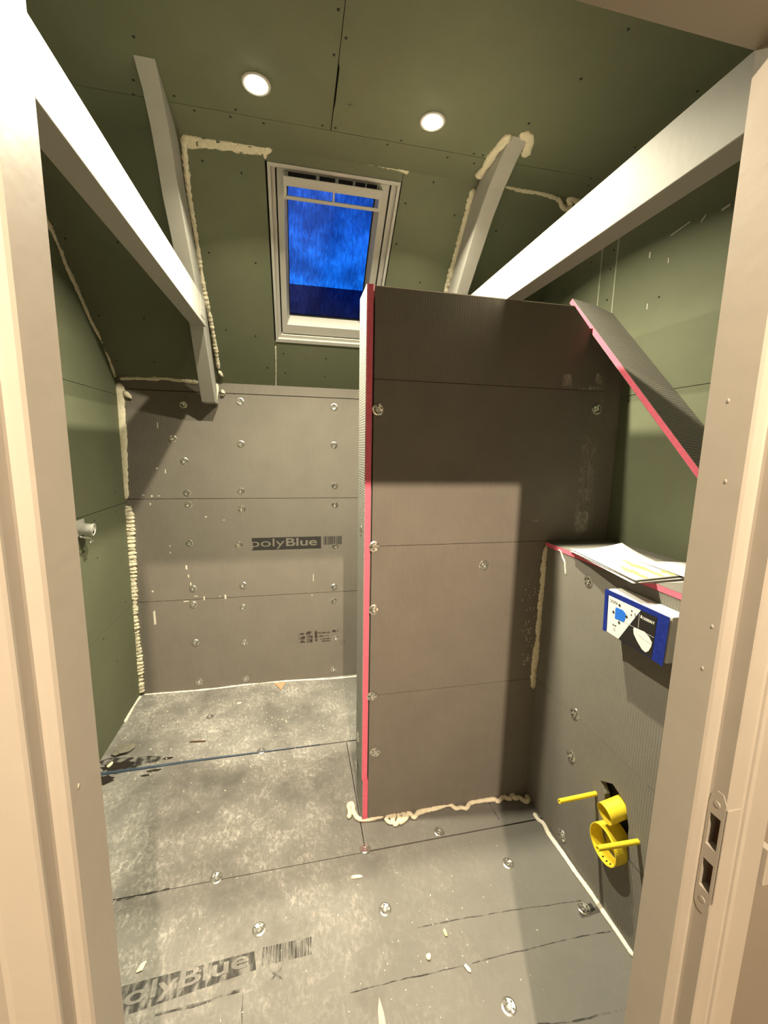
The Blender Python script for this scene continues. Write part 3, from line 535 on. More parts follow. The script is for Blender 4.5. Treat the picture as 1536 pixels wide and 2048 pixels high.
# ---------------------------------------------------------------- boxed-in cistern
XB, ZB = 0.978, 1.143
bx = thing('cistern_boxing', (1.1, 1.0, 0), 'low grey boarded box for the hidden cistern against the right wall', 'cistern box')
fpan = box('front_panel', XB, XB+0.02, YF+0.002, YP-0.0005, 0.557, ZB-0.0195, M['greybox'], bx)
fpan2 = box('front_panel', XB, XB+0.02, YF+0.002, YP-0.0005, 0, 0.555, M['greybox'], bx)
box('core', XB+0.032, XR-0.001, YF+0.002, YP-0.001, 0, ZB-0.03, M['dark'], bx)
tp = box('top_core', XB-0.002, XR-0.001, YF+0.002, YP-0.0005, ZB-0.018, ZB-0.0015, M['pink'], bx); tp['label'] = 'pink foam edge of the top board'
box('top_skin', XB-0.002, XR-0.001, YF+0.002, YP-0.0005, ZB-0.0015, ZB, M['greybox'], bx)
# cut-out behind the pipe plugs
cut = []
bm = new_bm(); add_prism(bm, [(XB-0.014, y, z) for y, z in ((1.035, 0.421), (0.984, 0.454), (0.928, 0.436), (0.907, 0.372), (0.905, 0.26), (0.918, 0.231), (0.984, 0.229), (1.0, 0.331), (1.01, 0.393))], (0.04, 0, 0)); cut.append(obj('cutter', bm, M['grey']))
boolean_cut(fpan2, cut)
bm = new_bm(); add_box(bm, XB-0.0005, XB, 0.50, 0.905, 0.2755, 0.277); obj('scored_line', bm, M['ink'], bx)

# flush plate protective cover
fc = thing('flush_plate_cover', (0.95, 0.92, 1.02), 'blue and white protective cover of the flush plate, fixed on the cistern box', 'flush plate cover')
A0, A1 = Vector((0.9225, 1.0354, 1.088)), Vector((0.9225, 0.814, 1.090)); B0, B1 = Vector((0.9225, 1.0241, 0.9587)), Vector((0.9225, 0.817, 0.9608))
def fcp(s, t, d=0.0): return (A0*(1-s)+A1*s)*t+(B0*(1-s)+B1*s)*(1-t)+Vector((-d, 0, 0))
prism('foam_block', [(0.925, 1.028, 0.965), (0.925, 0.810, 0.965), (0.925, 0.808, 1.092), (0.925, 1.028, 1.092)], (0.0525, 0, 0), M['polystyrene'], fc, bevel=0.003)
def decal(name, poly, d, m, parent=fc, th=0.0005): return prism(name, [fcp(s, t, d) for s, t in poly], (-th, 0, 0), m, parent)
decal('cover_card', [(-0.01, 0.03), (0.0, 1.01), (1.0, 1.0), (1.0, 0.0), (0.3, 0.0), (0.06, 0.06)], 0.000, M['blue'], th=0.002)
decal('white_field', [(0.06, 0.03), (0.07, 0.90), (0.61, 0.89), (0.285, 0.01)], 0.0022, M['cardwhite'])
decal('black_field', [(0.29, 0.01), (0.62, 0.89), (0.85, 0.885), (0.845, 0.02)], 0.0022, M['black'])
decal('tape', [(0.85, -0.02), (0.86, 1.0), (1.012, 1.0), (1.015, -0.03)], 0.0026, M['blue'])
decal('tape', [(-0.02, 0.0), (0.0, 1.01), (0.055, 0.95), (0.055, 0.02)], 0.0026, M['blue'])
decal('tape', [(0.0, 1.01), (1.0, 1.0), (0.99, 0.89), (0.02, 0.90)], 0.0024, M['blue'])
decal('blue_symbol', [(0.20, 0.62), (0.21, 0.70), (0.33, 0.71), (0.385, 0.66), (0.38, 0.52), (0.36, 0.45), (0.20, 0.43)], 0.0028, M['brightblue'])
for cx, cy in [(0.17, 0.56), (0.27, 0.78), (0.40, 0.60), (0.28, 0.385)]:
    decal('arrow_mark', [(cx-0.022, cy), (cx, cy+0.04), (cx+0.022, cy), (cx, cy-0.04)], 0.0029, M['black'])
for cx, cy, hor in [(0.475, 0.74, 0), (0.20, 0.27, 1)]:
    if hor: decal('arrow_mark', [(cx-0.03, cy+0.02), (cx, cy), (cx-0.03, cy-0.02)], 0.0029, M['black']); decal('arrow_mark', [(cx+0.03, cy+0.02), (cx, cy), (cx+0.03, cy-0.02)], 0.0029, M['black'])
    else: decal('arrow_mark', [(cx-0.014, cy+0.06), (cx+0.014, cy+0.06), (cx, cy+0.02)], 0.0029, M['black']); decal('arrow_mark', [(cx-0.014, cy-0.06), (cx+0.014, cy-0.06), (cx, cy-0.02)], 0.0029, M['black'])
def fct(body, s, t, w, hh, m, bold=False): text_obj('printed_lettering', body, m, fc, fcp(s, t, 0.0031), (A1-A0), (A0-B0), w, hh, bold)
fct('SIGMA', 0.10, 0.76, 0.030, 0.0095, M['black']); fct('0', 0.525, 0.69, 0.005, 0.010, M['black']); fct('G', 0.19, 0.14, 0.006, 0.009, M['black']); fct('GEBERIT', 0.645, 0.72, 0.040, 0.0075, M['cardwhite'], True)
decal('arrow_mark', [(0.62, 0.725), (0.638, 0.725), (0.638, 0.79), (0.62, 0.79)], 0.0029, M['cardwhite'])
decal('printed_line', [(0.30, 0.455), (0.845, 0.455), (0.845, 0.46), (0.30, 0.46)], 0.0027, M['polystyrene'])
decal('printed_line', [(0.595, 0.35), (0.60, 0.35), (0.60, 0.80), (0.595, 0.80)], 0.0027, M['polystyrene'])
decal('toilet_picture', [(0.525, 0.42), (0.54, 0.455), (0.70, 0.475), (0.78, 0.41), (0.825, 0.33), (0.82, 0.24), (0.79, 0.12), (0.75, 0.06), (0.69, 0.08), (0.60, 0.20), (0.54, 0.31)], 0.0028, M['cardwhite'])
decal('toilet_lid_line', [(0.55, 0.40), (0.60, 0.365), (0.74, 0.315), (0.82, 0.31), (0.82, 0.30), (0.74, 0.303), (0.60, 0.352)], 0.0034, M['polystyrene'])

# papers on the cistern box
def sheet(pts4, z_off, curl, m, label, seed):
    A, B, C, Dd = [Vector(p) for p in pts4]; bm = new_bm(); N = 14; g = []
    for i in range(N+1):
        row = []
        for j in range(N+1):
            s, t = i/N, j/N; p = A*(1-s)*(1-t)+B*s*(1-t)+C*s*t+Dd*(1-s)*t
            p = p+Vector((0, 0, z_off+curl*(1-s)**2*t**2+0.002*math.sin(s*5+seed)*t)); row.append(bm.verts.new(p))
        g.append(row)
    for i in range(N):
        for j in range(N): bm.faces.new((g[i][j], g[i+1][j], g[i+1][j+1], g[i][j+1]))
    r = bmesh.ops.extrude_face_region(bm, geom=bm.faces[:]); bmesh.ops.translate(bm, verts=[v for v in r['geom'] if isinstance(v, bmesh.types.BMVert)], vec=(0, 0, 0.0006))
    o = obj('paper_sheet', bm, m, None, smooth=True, origin=pts4[0]); tag(o, label, 'paper', 'papers on top of the cistern box'); return o
s1 = sheet([(0.970, 1.279, 1.1435), (0.908, 0.926, 1.1435), (1.117, 0.900, 1.1435), (1.156, 1.243, 1.1435)], 0.000, 0.006, M['paper'], 'bottom white sheet in the stack on the cistern box, its near edge overhanging', 1)
s2 = sheet([(0.959, 1.263, 1.1435), (0.919, 0.915, 1.1435), (1.123, 0.926, 1.1435), (1.146, 1.238, 1.1435)], 0.0045, 0.012, M['paper'], 'middle white sheet in the stack on the cistern box', 2)
s3 = sheet([(0.972, 1.284, 1.1435), (0.913, 0.921, 1.1435), (1.130, 0.939, 1.1435), (1.120, 1.207, 1.1435)], 0.009, 0.034, M['paper'], 'top white sheet with yellow highlighter streaks and a lifted corner', 3)
bm = new_bm()
def on_sheet(s, t):
    A, B, C, Dd = Vector((0.972, 1.284, 1.1435)), Vector((0.913, 0.921, 1.1435)), Vector((1.130, 0.939, 1.1435)), Vector((1.120, 1.207, 1.1435))
    return A*(1-s)*(1-t)+B*s*(1-t)+C*s*t+Dd*(1-s)*t+Vector((0, 0, 0.009+0.034*(1-s)**2*t**2+0.002*math.sin(s*5+3)*t+0.0013))
for t0, s0, s1_ in ((0.50, 0.42, 0.97), (0.22, 0.62, 0.98), (0.70, 0.80, 0.97)):
    prev = None
    for k in range(13):
        s = s0+(s1_-s0)*k/12; w = 0.07*math.sin(3.14*(k+0.6)/13.2)
        cur = (bm.verts.new(on_sheet(s, t0-w+0.02*math.sin(k))), bm.verts.new(on_sheet(s, t0+w*0.8+0.02*math.sin(k*1.3))))
        if prev: bm.faces.new((prev[0], cur[0], cur[1], prev[1]))
        prev = cur
obj('highlighter_streaks', bm, M['highlighter'], s3)
s4 = sheet([(1.074, 1.084, 1.1435), (1.064, 0.839, 1.1435), (1.227, 0.818, 1.1435), (1.238, 1.043, 1.1435)], 0.014, 0.0, M['paper'], 'loose sheet at the back of the stack, half hidden by the door frame', 4)

# yellow plastic pipe sleeves and plugs
def rod(y, z, x1, r, label, dz=0.0, dy=0.0):
    t = thing('bolt_sleeve', (XB, y, z), label, 'bolt sleeve', 'yellow bolt sleeves')
    bm = new_bm(); tube_shell(bm, (XB, y, z), (x1-XB, dy, dz), r, r*0.62, XB-x1, 24, 0.10); obj('sleeve', bm, M['yellow'], t, smooth=False)
    bm = new_bm(); cyl_bm(bm, (x1+0.020, y+dy*0.9, z+dz*0.9), (x1-XB, dy, dz), r*0.45, r*0.45, 0.012, 16); obj('bolt_end', bm, M['metal'], t)
rod(1.047, 0.361, 0.832, 0.0074, 'thin yellow sleeve sticking out left of the pipe plugs', 0.004, -0.008)
rod(0.870, 0.363, 0.832, 0.0074, 'thin yellow sleeve sticking out in front of the large yellow ring', 0.014, -0.006)
pg = thing('pipe_plug', (0.978, 0.952, 0.400), 'small round yellow pipe plug above the large yellow ring', 'pipe plug')
bm = new_bm(); tube_shell(bm, (0.999, 0.950, 0.403), (-1, 0.0, -0.22), 0.0310, 0.0295, 0.074, 48, 0.012); o = obj('plug_body', bm, M['yellow'], pg)
pg = thing('pipe_ring', (0.978, 0.955, 0.272), 'large round yellow drain pipe cap low on the cistern box', 'pipe cap')
bm = new_bm(); tube_shell(bm, (0.999, 0.955, 0.272), (-1, 0.0, -0.03), 0.0575, 0.0545, 0.062, 56, 0.012); obj('cap_body', bm, M['yellow'], pg)
bm = new_bm(); tube_shell(bm, (0.979, 0.955, 0.272), (-1, 0.0, -0.03), 0.0543, 0.049, 0.014, 56, 0.0); obj('inner_ring', bm, M['yellow'], pg)
for a in (0.9, 1.15, 4.2, 4.5, 4.8):
    bm = new_bm(); bmesh.ops.create_cube(bm, size=1, matrix=Matrix.Translation((0.949, 0.955+0.054*math.cos(a), 0.272+0.054*math.sin(a))) @ Matrix.Diagonal((0.006, 0.003, 0.003, 1))); obj('cap_slot', bm, M['brown'], pg)

# leaning board offcut
lb = thing('board_offcut', (1.095, 1.566, 2.107), 'loose grey board strip with pink edge, leaning down the right wall from the partition top', 'board offcut')
dn = Vector((0, -1, -1.03)).normalized(); A = Vector((1.095, 1.566, 2.107)); C = Vector((1.264, 1.540, 2.057)); L = 1.12
nrm = (C-A).cross(dn).normalized(); nrm = nrm if nrm.z > 0 else -nrm
B = A+(C-A)*0.62-dn*0.02
top = [A, B, C, C+dn*L, A+dn*L]
prism('foam_core', [p-nrm*0.0185 for p in top], nrm*0.0175, M['pink'], lb)['label'] = 'bright pink foam edge'
prism('top_skin', [p-nrm*0.001 for p in top], nrm*0.001, M['greybox'], lb)
prism('bottom_skin', [p-nrm*0.0195 for p in top], nrm*0.001, M['greybox'], lb)

# ---------------------------------------------------------------- rafters and tie beams
def rafter(name, side, label):
    t = thing(name, (side[0][0], 2.45, 1.73), label, 'rafter', 'white rafters on the sloping ceiling')
    bm = new_bm(); rows = []
    for (xa, xb, y, z, db) in side:                       # front edge left/right, and the depth back to the slope
        rows.append([bm.verts.new((xa, y, z)), bm.verts.new((xb, y, z)), bm.verts.new((xb, y+db[0], z+db[1])), bm.verts.new((xa, y+db[0], z+db[1]))])
    for i in range(len(rows)-1):
        for k in range(4): bm.faces.new((rows[i][k], rows[i][(k+1) % 4], rows[i+1][(k+1) % 4], rows[i+1][k]))
    bm.faces.new(rows[0]); bm.faces.new(rows[-1][::-1])
    obj('timber', bm, M['white'], t, bevel=0.0015); return t
n1 = (0.082, 0.088)
rl = rafter('rafter', [(-0.487, -0.4175, 2.430, 1.727, (0.10, 0.0)), (-0.464, -0.405, 2.123, 2.056, (0.088, 0.094)), (-0.455, -0.398, 1.778, 2.380, (0.088, 0.094)), (-0.447, -0.391, 1.690, 2.463, (0.088, 0.094)), (-0.440, -0.386, 1.620, 2.512, (0.075, 0.072)), (-0.434, -0.380, 1.540, 2.553, (0.05, 0.04)), (-0.430, -0.372, 1.440, 2.588, (0.01, 0.02))], 'white rafter left of the roof window, its cut end hanging over the back wall')
rr_ = rafter('rafter', [(0.757, 0.818, 2.40, 1.780, (0.08, 0.0)), (0.749, 0.804, 1.951, 2.217, (0.088, 0.094)), (0.741, 0.804, 1.715, 2.438, (0.088, 0.094)), (0.743, 0.807, 1.640, 2.500, (0.08, 0.08)), (0.746, 0.810, 1.560, 2.548, (0.05, 0.04)), (0.748, 0.812, 1.470, 2.588, (0.01, 0.02))], 'white rafter right of the roof window, its foot hidden behind the partition')
bl = thing('tie_beam', (-0.42, 0.41, 2.03), 'long white beam running from the door to the left rafter', 'beam', 'white tie beams')
o = box('timber', -0.450, -0.390, YF+0.001, 2.115, 2.031, 2.147, M['white'], bl, bevel=0.002)
bm = new_bm(); add_box(bm, -0.3895, -0.3885, 2.01, 2.085, 2.055, 2.135)
pl_ = obj('nail_plate', bm, M['white'], bl)
bm = new_bm()
for i in range(8):
    for j in range(7): add_box(bm, -0.3886, -0.3878, 2.013+i*0.009, 2.018+i*0.009, 2.060+j*0.010, 2.064+j*0.010)
obj('plate_teeth', bm, M['white'], pl_)
br = thing('tie_beam', (0.77, 0.41, 2.03), 'long white beam running from the door over the partition to the right rafter', 'beam', 'white tie beams')
box('timber', 0.740, 0.801, YF+0.001, 2.05, 2.030, 2.152, M['white'], br, bevel=0.002)

# ---------------------------------------------------------------- downlights
for i, (x, y) in enumerate(LAMP_POS):
    t = thing('downlight', (x, y, CEIL), ('lit round ceiling downlight left of the open ceiling joint', 'lit round ceiling downlight right of the open ceiling joint')[i], 'downlight', 'ceiling downlights')
    bm = new_bm(); prof = [(0.044, 0.0), (0.0435, -0.002), (0.040, -0.004), (0.034, -0.0035), (0.024, -0.0012), (0.020, 0.0)]; rings = []
    for rr2, zz in prof: rings.append([bm.verts.new((x+rr2*math.cos(6.28318*k/40), y+rr2*math.sin(6.28318*k/40), CEIL+zz)) for k in range(40)])
    for a in range(len(rings)):
        A_, B_ = rings[a], rings[(a+1) % len(rings)]
        for k in range(40): bm.faces.new((A_[k], A_[(k+1) % 40], B_[(k+1) % 40], B_[k]))
    obj('trim_ring', bm, M['upvc'], t, smooth=True)
    bm = new_bm(); cyl_bm(bm, (x, y, CEIL), (0, 0, -1), 0.021, 0.019, 0.010, 40); obj('lamp_lens', bm, M['lens'], t)

# ---------------------------------------------------------------- board washers
bm = new_bm(); q = []
prof = [(0.0, 0.0), (0.0055, 0.0003), (0.0075, 0.0018), (0.016, 0.0030), (0.0205, 0.0014), (0.0212, 0.0), (0.0205, 0.0004), (0.016, 0.0020), (0.0075, 0.0008), (0.0055, -0.0007), (0.0, -0.0008)]
rings = [[bm.verts.new((r*math.cos(6.28318*k/30), r*math.sin(6.28318*k/30), z)) for k in range(30)] if r > 0 else [bm.verts.new((0, 0, z))] for r, z in prof]
for i in range(len(rings)-1):
    a, b_ = rings[i], rings[i+1]
    for k in range(30):
        if len(a) == 1: bm.faces.new((a[0], b_[(k+1) % 30], b_[k]))
        elif len(b_) == 1: bm.faces.new((a[k], a[(k+1) % 30], b_[0]))
        else: bm.faces.new((a[k], a[(k+1) % 30], b_[(k+1) % 30], b_[k]))
wm = obj('washer_disc', bm, M['metal']); cut = []
for k in range(5):
    bm = new_bm(); a = 6.28318*k/5+0.5; cyl_bm(bm, (0.0125*math.cos(a), 0.0125*math.sin(a), -0.004), (0, 0, 1), 0.0032, 0.0032, 0.012, 14); cut.append(obj('cutter', bm, M['metal']))
boolean_cut(wm, cut); disc_me = wm.data; bpy.data.objects.remove(wm)
bm = new_bm(); cyl_bm(bm, (0, 0, 0.0002), (0, 0, 1), 0.0048, 0.0038, 0.0016, 16); wmm = obj('screw_head', bm, M['metal']); head_me = wmm.data; bpy.data.objects.remove(wmm)
wi = [0]
def washer(p, n, label, group):
    rnd = random.Random(wi[0]); wi[0] += 1
    t = thing('board_washer', p, label, 'washer', group); t.rotation_mode = 'QUATERNION'
    tilt = Matrix.Rotation(rnd.uniform(-0.10, 0.10), 3, 'X') @ Matrix.Rotation(rnd.uniform(-0.10, 0.10), 3, 'Y')
    qq = Vector(n).to_track_quat('Z', 'Y').to_matrix() @ Matrix.Rotation(rnd.uniform(0, 6.28), 3, 'Z') @ tilt
    t.rotation_quaternion = qq.to_quaternion()
    a = bpy.data.objects.new('washer_disc', disc_me); COL.objects.link(a); a.parent = t; a.location = (0, 0, 0.0006)
    b_ = bpy.data.objects.new('screw_head', head_me); COL.objects.link(b_); b_.parent = t; b_.location = (0, 0, 0.0006)
G = 'washers on the grey back wall'
cols = {'left': [(-0.604, 1.719), (-0.668, 1.531), (-0.614, 1.407), (-0.61, 1.224), (-0.606, 1.157), (-0.612, 0.93), (-0.606, 0.652), (-0.608, 0.552), (-0.609, 0.31), (-0.598, 0.052)],
        'middle': [(-0.303, 1.748), (-0.306, 1.508), (-0.315, 1.235), (-0.313, 1.128), (-0.337, 0.912), (-0.322, 0.659), (-0.324, 0.515), (-0.325, 0.285), (-0.323, 0.043)],
        'right': [(0.231, 1.738), (0.231, 1.513), (0.235, 1.264), (0.235, 1.146), (0.238, 0.879), (0.232, 0.616), (0.229, 0.523), (0.242, 0.265), (0.229, 0.052)]}
for c, lst in cols.items():
    for i, (x, z) in enumerate(lst): washer((x, YB, z), (0, -1, 0), 'round metal washer in the %s column on the grey back wall, %s from the top' % (c, ORD[i]), G)
for (x, z), l_ in zip([(0.283, 1.632), (0.278, 1.145), (0.28, 0.904), (0.278, 0.553), (0.293, 0.31), (1.15, 1.665), (0.712, 1.058)],
        ['topmost washer by the pink edge of the partition', 'second washer from the top by the pink edge of the partition', 'third washer from the top by the pink edge of the partition', 'fourth washer from the top by the pink edge of the partition', 'lowest washer by the pink edge of the partition', 'washer at the upper right corner of the partition under the leaning board', 'lone washer in the middle of the partition front']):
    washer((x, YP, z), (0, -1, 0), l_, 'washers on the partition front')
for (y, z), l_ in zip([(1.180, 1.061), (1.182, 0.564), (1.181, 0.394), (1.187, 0.052)], ['washer on the cistern box just under the papers', 'washer on the joint halfway down the cistern box', 'washer on the cistern box above the left yellow sleeve', 'lowest washer on the cistern box near the floor foam']):
    washer((XB, y, z), (-1, 0, 0), l_, 'washers on the cistern box')
for (y, z), l_ in zip([(1.507, 1.194), (1.526, 0.315), (1.56, 0.157)], ['washer on the narrow end of the partition at mid height', 'washer on the narrow end of the partition near the floor', 'lowest washer on the narrow end of the partition']):
    washer((0.240, y, z), (-1, 0, 0), l_, 'washers on the partition end')
for (x, y), l_ in zip([(0.238, 1.323), (-0.29, 1.319), (-0.131, 1.128), (0.269, 1.106), (0.745, 1.167), (0.918, 0.979), (0.55, 0.806), (0.538, 1.336), (-0.484, 2.244), (-0.184, 1.922)],
        ['washer on the floor where the joint meets the partition corner', 'washer on the long floor joint left of the partition', 'washer on the floor above the faded barcode', 'washer on the floor in front of the partition left end', 'washer on the floor in front of the partition near the cistern box', 'washer in a small dark notch of the floor beside the cistern box', 'nearest washer on the floor, low in the photo', 'washer on the short floor strip right under the partition', 'washer on the floor far back near the left wall', 'washer on the dark cable line across the floor']):
    washer((x, y, 0), (0, 0, 1), l_, 'washers on the floor boards')

# ---------------------------------------------------------------- printing on the boards
bkp = [c for c in wb.children if c.name.startswith('board_panel')]
pr_ = box('printed_block', -0.262, 0.151, YB-0.0008, YB-0.0003, 0.874, 0.950, M['ink'], wb)
text_obj('printed_lettering', 'poly', M['grey'], wb, (-0.268, YB-0.0012, 0.878), (1, 0, 0), (0, 0, 1), 0.198, 0.066)
text_obj('printed_lettering', 'Blue', M['grey'], wb, (-0.062, YB-0.0012, 0.893), (1, 0, 0), (0, 0, 1), 0.188, 0.051, True)
def bars(name, org, xd, yd, w, hgt, m, parent, seed, n=17):
    bm = new_bm(); rnd = random.Random(seed); x = 0; xd = Vector(xd); yd = Vector(yd); nn = xd.cross(yd).normalized()*0.0004
    while x < w:
        bw = rnd.choice((0.0015, 0.0025, 0.004, 0.006))*w/0.12; p = Vector(org)+xd*x; add_prism(bm, [p, p+xd*min(bw, w-x+0.001), p+xd*min(bw, w-x+0.001)+yd*hgt, p+yd*hgt], nn); x += bw+rnd.choice((0.0015, 0.0025, 0.0035))*w/0.12
    return obj(name, bm, m, parent)
bars('printed_barcode', (0.167, YB-0.0009, 0.897), (1, 0, 0), (0, 0, 1), 0.113, 0.052, M['ink'], wb, 3)
text_obj('printed_lettering', 'CE', M['faint_ink'], wb, (0.305, YB-0.0009, 0.246), (-1, 0, 0), (0, 0, -1), 0.04, 0.022)
for x0, x1, z0, z1 in [(0.006, 0.040, 0.300, 0.312), (0.004, 0.046, 0.268, 0.290), (0.012, 0.048, 0.246, 0.262), (0.052, 0.092, 0.300, 0.320), (0.055, 0.095, 0.272, 0.292), (0.058, 0.094, 0.244, 0.266), (0.108, 0.125, 0.246, 0.322), (0.13, 0.205, 0.300, 0.308), (0.13, 0.20, 0.278, 0.286), (0.14, 0.21, 0.258, 0.264), (0.15, 0.206, 0.242, 0.250), (0.22, 0.26, 0.303, 0.318)]:
    box('worn_printing', x0, x1, YB-0.0008, YB-0.0003, z0+0.008, z1+0.008, M['faint_ink'], wb)
# faded printing on the floor
fx = Vector((0.357, -0.012, 0)).normalized(); fy = Vector((0.010, 0.066, 0)).normalized()
prism('printed_block', [(-0.530, 0.985, 0.0006), (-0.131, 1.025, 0.0006), (-0.140, 1.072, 0.0006), (-0.540, 1.058, 0.0006)], (0, 0, 0.0003), M['worn_ink'], fl)
text_obj('printed_lettering', 'polyBlue', M['floor'], fl, (-0.525, 0.992, 0.0013), (0.40, 0.035, 0), (-0.035, 0.40, 0), 0.375, 0.056, True)
bars('printed_barcode', (-0.116, 1.030, 0.0006), Vector((1, 0.0, 0)), Vector((0.02, 1, 0)), 0.143, 0.046, M['worn_ink'], fl, 5)
text_obj('printed_lettering', 'X', M['worn_ink'], fl, (-0.10, 0.985, 0.0008), (1, 0.05, 0), (0, 1, 0), 0.05, 0.03)
# plaster marks on the back wall
for x, z, w, hh in [(-0.745, 1.585, 0.006, 0.035), (-0.765, 1.36, 0.012, 0.008), (-0.72, 1.335, 0.006, 0.025), (-0.845, 1.21, 0.014, 0.006), (-0.80, 1.20, 0.01, 0.014), (-0.765, 1.205, 0.014, 0.006), (-0.81, 1.155, 0.008, 0.014), (-0.64, 0.77, 0.01, 0.028), (-0.63, 0.72, 0.007, 0.02), (-0.62, 0.67, 0.007, 0.022), (-0.60, 0.60, 0.02, 0.006), (-0.55, 0.575, 0.008, 0.026), (-0.43, 0.575, 0.010, 0.030), (-0.46, 0.592, 0.010, 0.005), (-0.66, 0.570, 0.030, 0.008), (-0.72, 0.91, 0.006, 0.01), (-0.72, 0.87, 0.006, 0.01), (0.10, 0.66, 0.004, 0.05), (0.09, 0.565, 0.006, 0.01), (-0.52, 1.08, 0.012, 0.008), (-0.42, 1.06, 0.01, 0.005), (-0.83, 0.44, 0.012, 0.09), (-0.83, 0.64, 0.010, 0.012)]:
    prism('plaster_fleck', [(x, YB-0.0009, z), (x+w, YB-0.0009, z+0.003), (x+w*0.8, YB-0.0009, z+hh), (x-w*0.1, YB-0.0009, z+hh*0.9)], (0, 0.0006, 0), M['chalk'], wb)

# ---------------------------------------------------------------- expanding foam beads
F = M['foam']; F2 = M['foam2']
def sh(pts, dx=0, dy=0, dz=0): return [(p[0]+dx, p[1]+dy, p[2]+dz) for p in pts]
foam('foam_bead', sh(D['foam_corner_low'], dy=-0.006), 0.024, F, 'lumpy cream foam bead in the lower left corner of the back wall', 0.30, squash=0.55, normal=(0, 1, 0), ridge=0.28, seed=2, step=0.0032, r2=0.027)
foam('foam_bead', sh(D['foam_corner_high'], dy=-0.004), 0.024, F, 'flat cream foam smear in the upper left corner of the back wall', 0.22, squash=0.35, normal=(0, 1, 0), seed=3)
foam('foam_bead', [(-0.90, 2.53, 1.775), (-0.875, 2.527, 1.755), (-0.86, 2.526, 1.74)], 0.020, F, 'lump of foam sticking out at the top of the left corner bead', 0.3, seed=30)
foam('foam_bead', sh(D['foam_lslope'], dx=0.003, dy=-0.008, dz=-0.008), 0.013, F, 'thin foam line where the left wall meets the sloping ceiling', 0.40, squash=0.5, normal=(1, 0, 0), seed=4)
foam('foam_bead', D['foam_backtop_l'], 0.010, F, 'ragged foam line along the back wall top, left of the rafter', 0.45, seed=5, r2=0.014)
foam('foam_bead', D['foam_backtop_m'], 0.008, F2, 'thin pale foam line along the back wall top, right of the rafter', 0.45, seed=6)
foam('foam_bead', [tuple(Vector(p)-UP*0.022) for p in D['foam_line_l'][:-1]]+[D['foam_line_l'][-1]], 0.022, F, 'wide smear of foam above the green board left of the roof window', 0.3, squash=0.16, normal=tuple(NI), seed=7, r2=0.012)
foam('foam_bead', D['foam_line_m'], 0.006, F, 'thin ragged foam line just above the roof window', 0.6, squash=0.4, normal=tuple(NI), seed=8, r2=0.007)
foam('foam_bead', D['foam_line_r'], 0.010, F, 'looping foam bead under the flat ceiling right of the right rafter', 0.35, seed=9, wob=0.001, r2=0.013)
foam('foam_bead', D['foam_raf_l'], 0.0095, F, 'bumpy foam bead along the right side of the left rafter', 0.40, seed=10, ridge=0.2)
foam('foam_bead', D['foam_raf_r_top'], 0.015, F, 'foam bead beside the top end of the right rafter on the flat ceiling', 0.3, seed=11, r2=0.018)
foam('foam_bead', D['foam_raf_r'], 0.014, F, 'bumpy foam bead along the left side of the right rafter', 0.40, seed=12, ridge=0.25)
foam('foam_bead', D['foam_raf_r_cap'], 0.019, F, 'blob of foam right of the top end of the right rafter', 0.25, seed=13, squash=0.5)
foam('foam_bead', sh(D['foam_floor_back'], dy=-0.002), 0.006, F2, 'thin pale sealing bead between the floor and the back wall', 0.40, seed=14)
foam('foam_bead', sh(D['foam_floor_left'], dx=0.006, dz=0.003), 0.009, F2, 'short pale sealing bead between the floor and the left wall', 0.2, seed=15)
foam('foam_bead', sh(D['foam_partition_base'], dz=0.008), 0.0095, F, 'squiggly cream foam bead on the floor along the partition base', 0.22, seed=16, step=0.004)
foam('foam_bead', sh(D['foam_box_base'], dx=0.003, dz=0.004), 0.0085, F2, 'long white foam bead between the floor and the cistern box', 0.16, seed=17)
foam('foam_bead', sh(D['foam_box_partition'], dy=-0.004), 0.014, F, 'upright foam bead where the partition meets the cistern box', 0.40, seed=18, squash=0.5, normal=(0, 1, 0))
foam('foam_bead', sh(D['foam_box_top'], dz=0.004), 0.007, F, 'foam bead along the partition on top of the cistern box', 0.40, seed=19)
foam('foam_bead', sh(D['foam_drip'], dx=-0.001), 0.0035, F2, 'thin drip of foam hanging on the cistern box beside the papers', 0.25, seed=20)
foam('foam_bead', [(-0.418, 2.50, 1.835), (-0.415, 2.49, 1.80), (-0.42, 2.485, 1.765), (-0.425, 2.485, 1.74)], 0.009, F, 'foam run down the cut end of the left rafter', 0.3, seed=21)
foam('foam_bead', sh(D['foam_blob1'], dy=-0.01), 0.011, F, 'small knob of foam near the foot of the left rafter', 0.3, seed=22)
foam('foam_bead', sh(D['foam_blob2'], dy=-0.012), 0.014, F, 'small round blob of foam on the back wall beside the rafter end', 0.3, seed=23)
foam('foam_bead', D['foam_win_l'], 0.006, F, 'short foam streak at the upper left corner of the roof window', 0.4, seed=24, squash=0.5)
foam('foam_bead', D['foam_win_below'], 0.003, F2, 'thin upright line of filler below the roof window', 0.4, seed=25, squash=0.5)

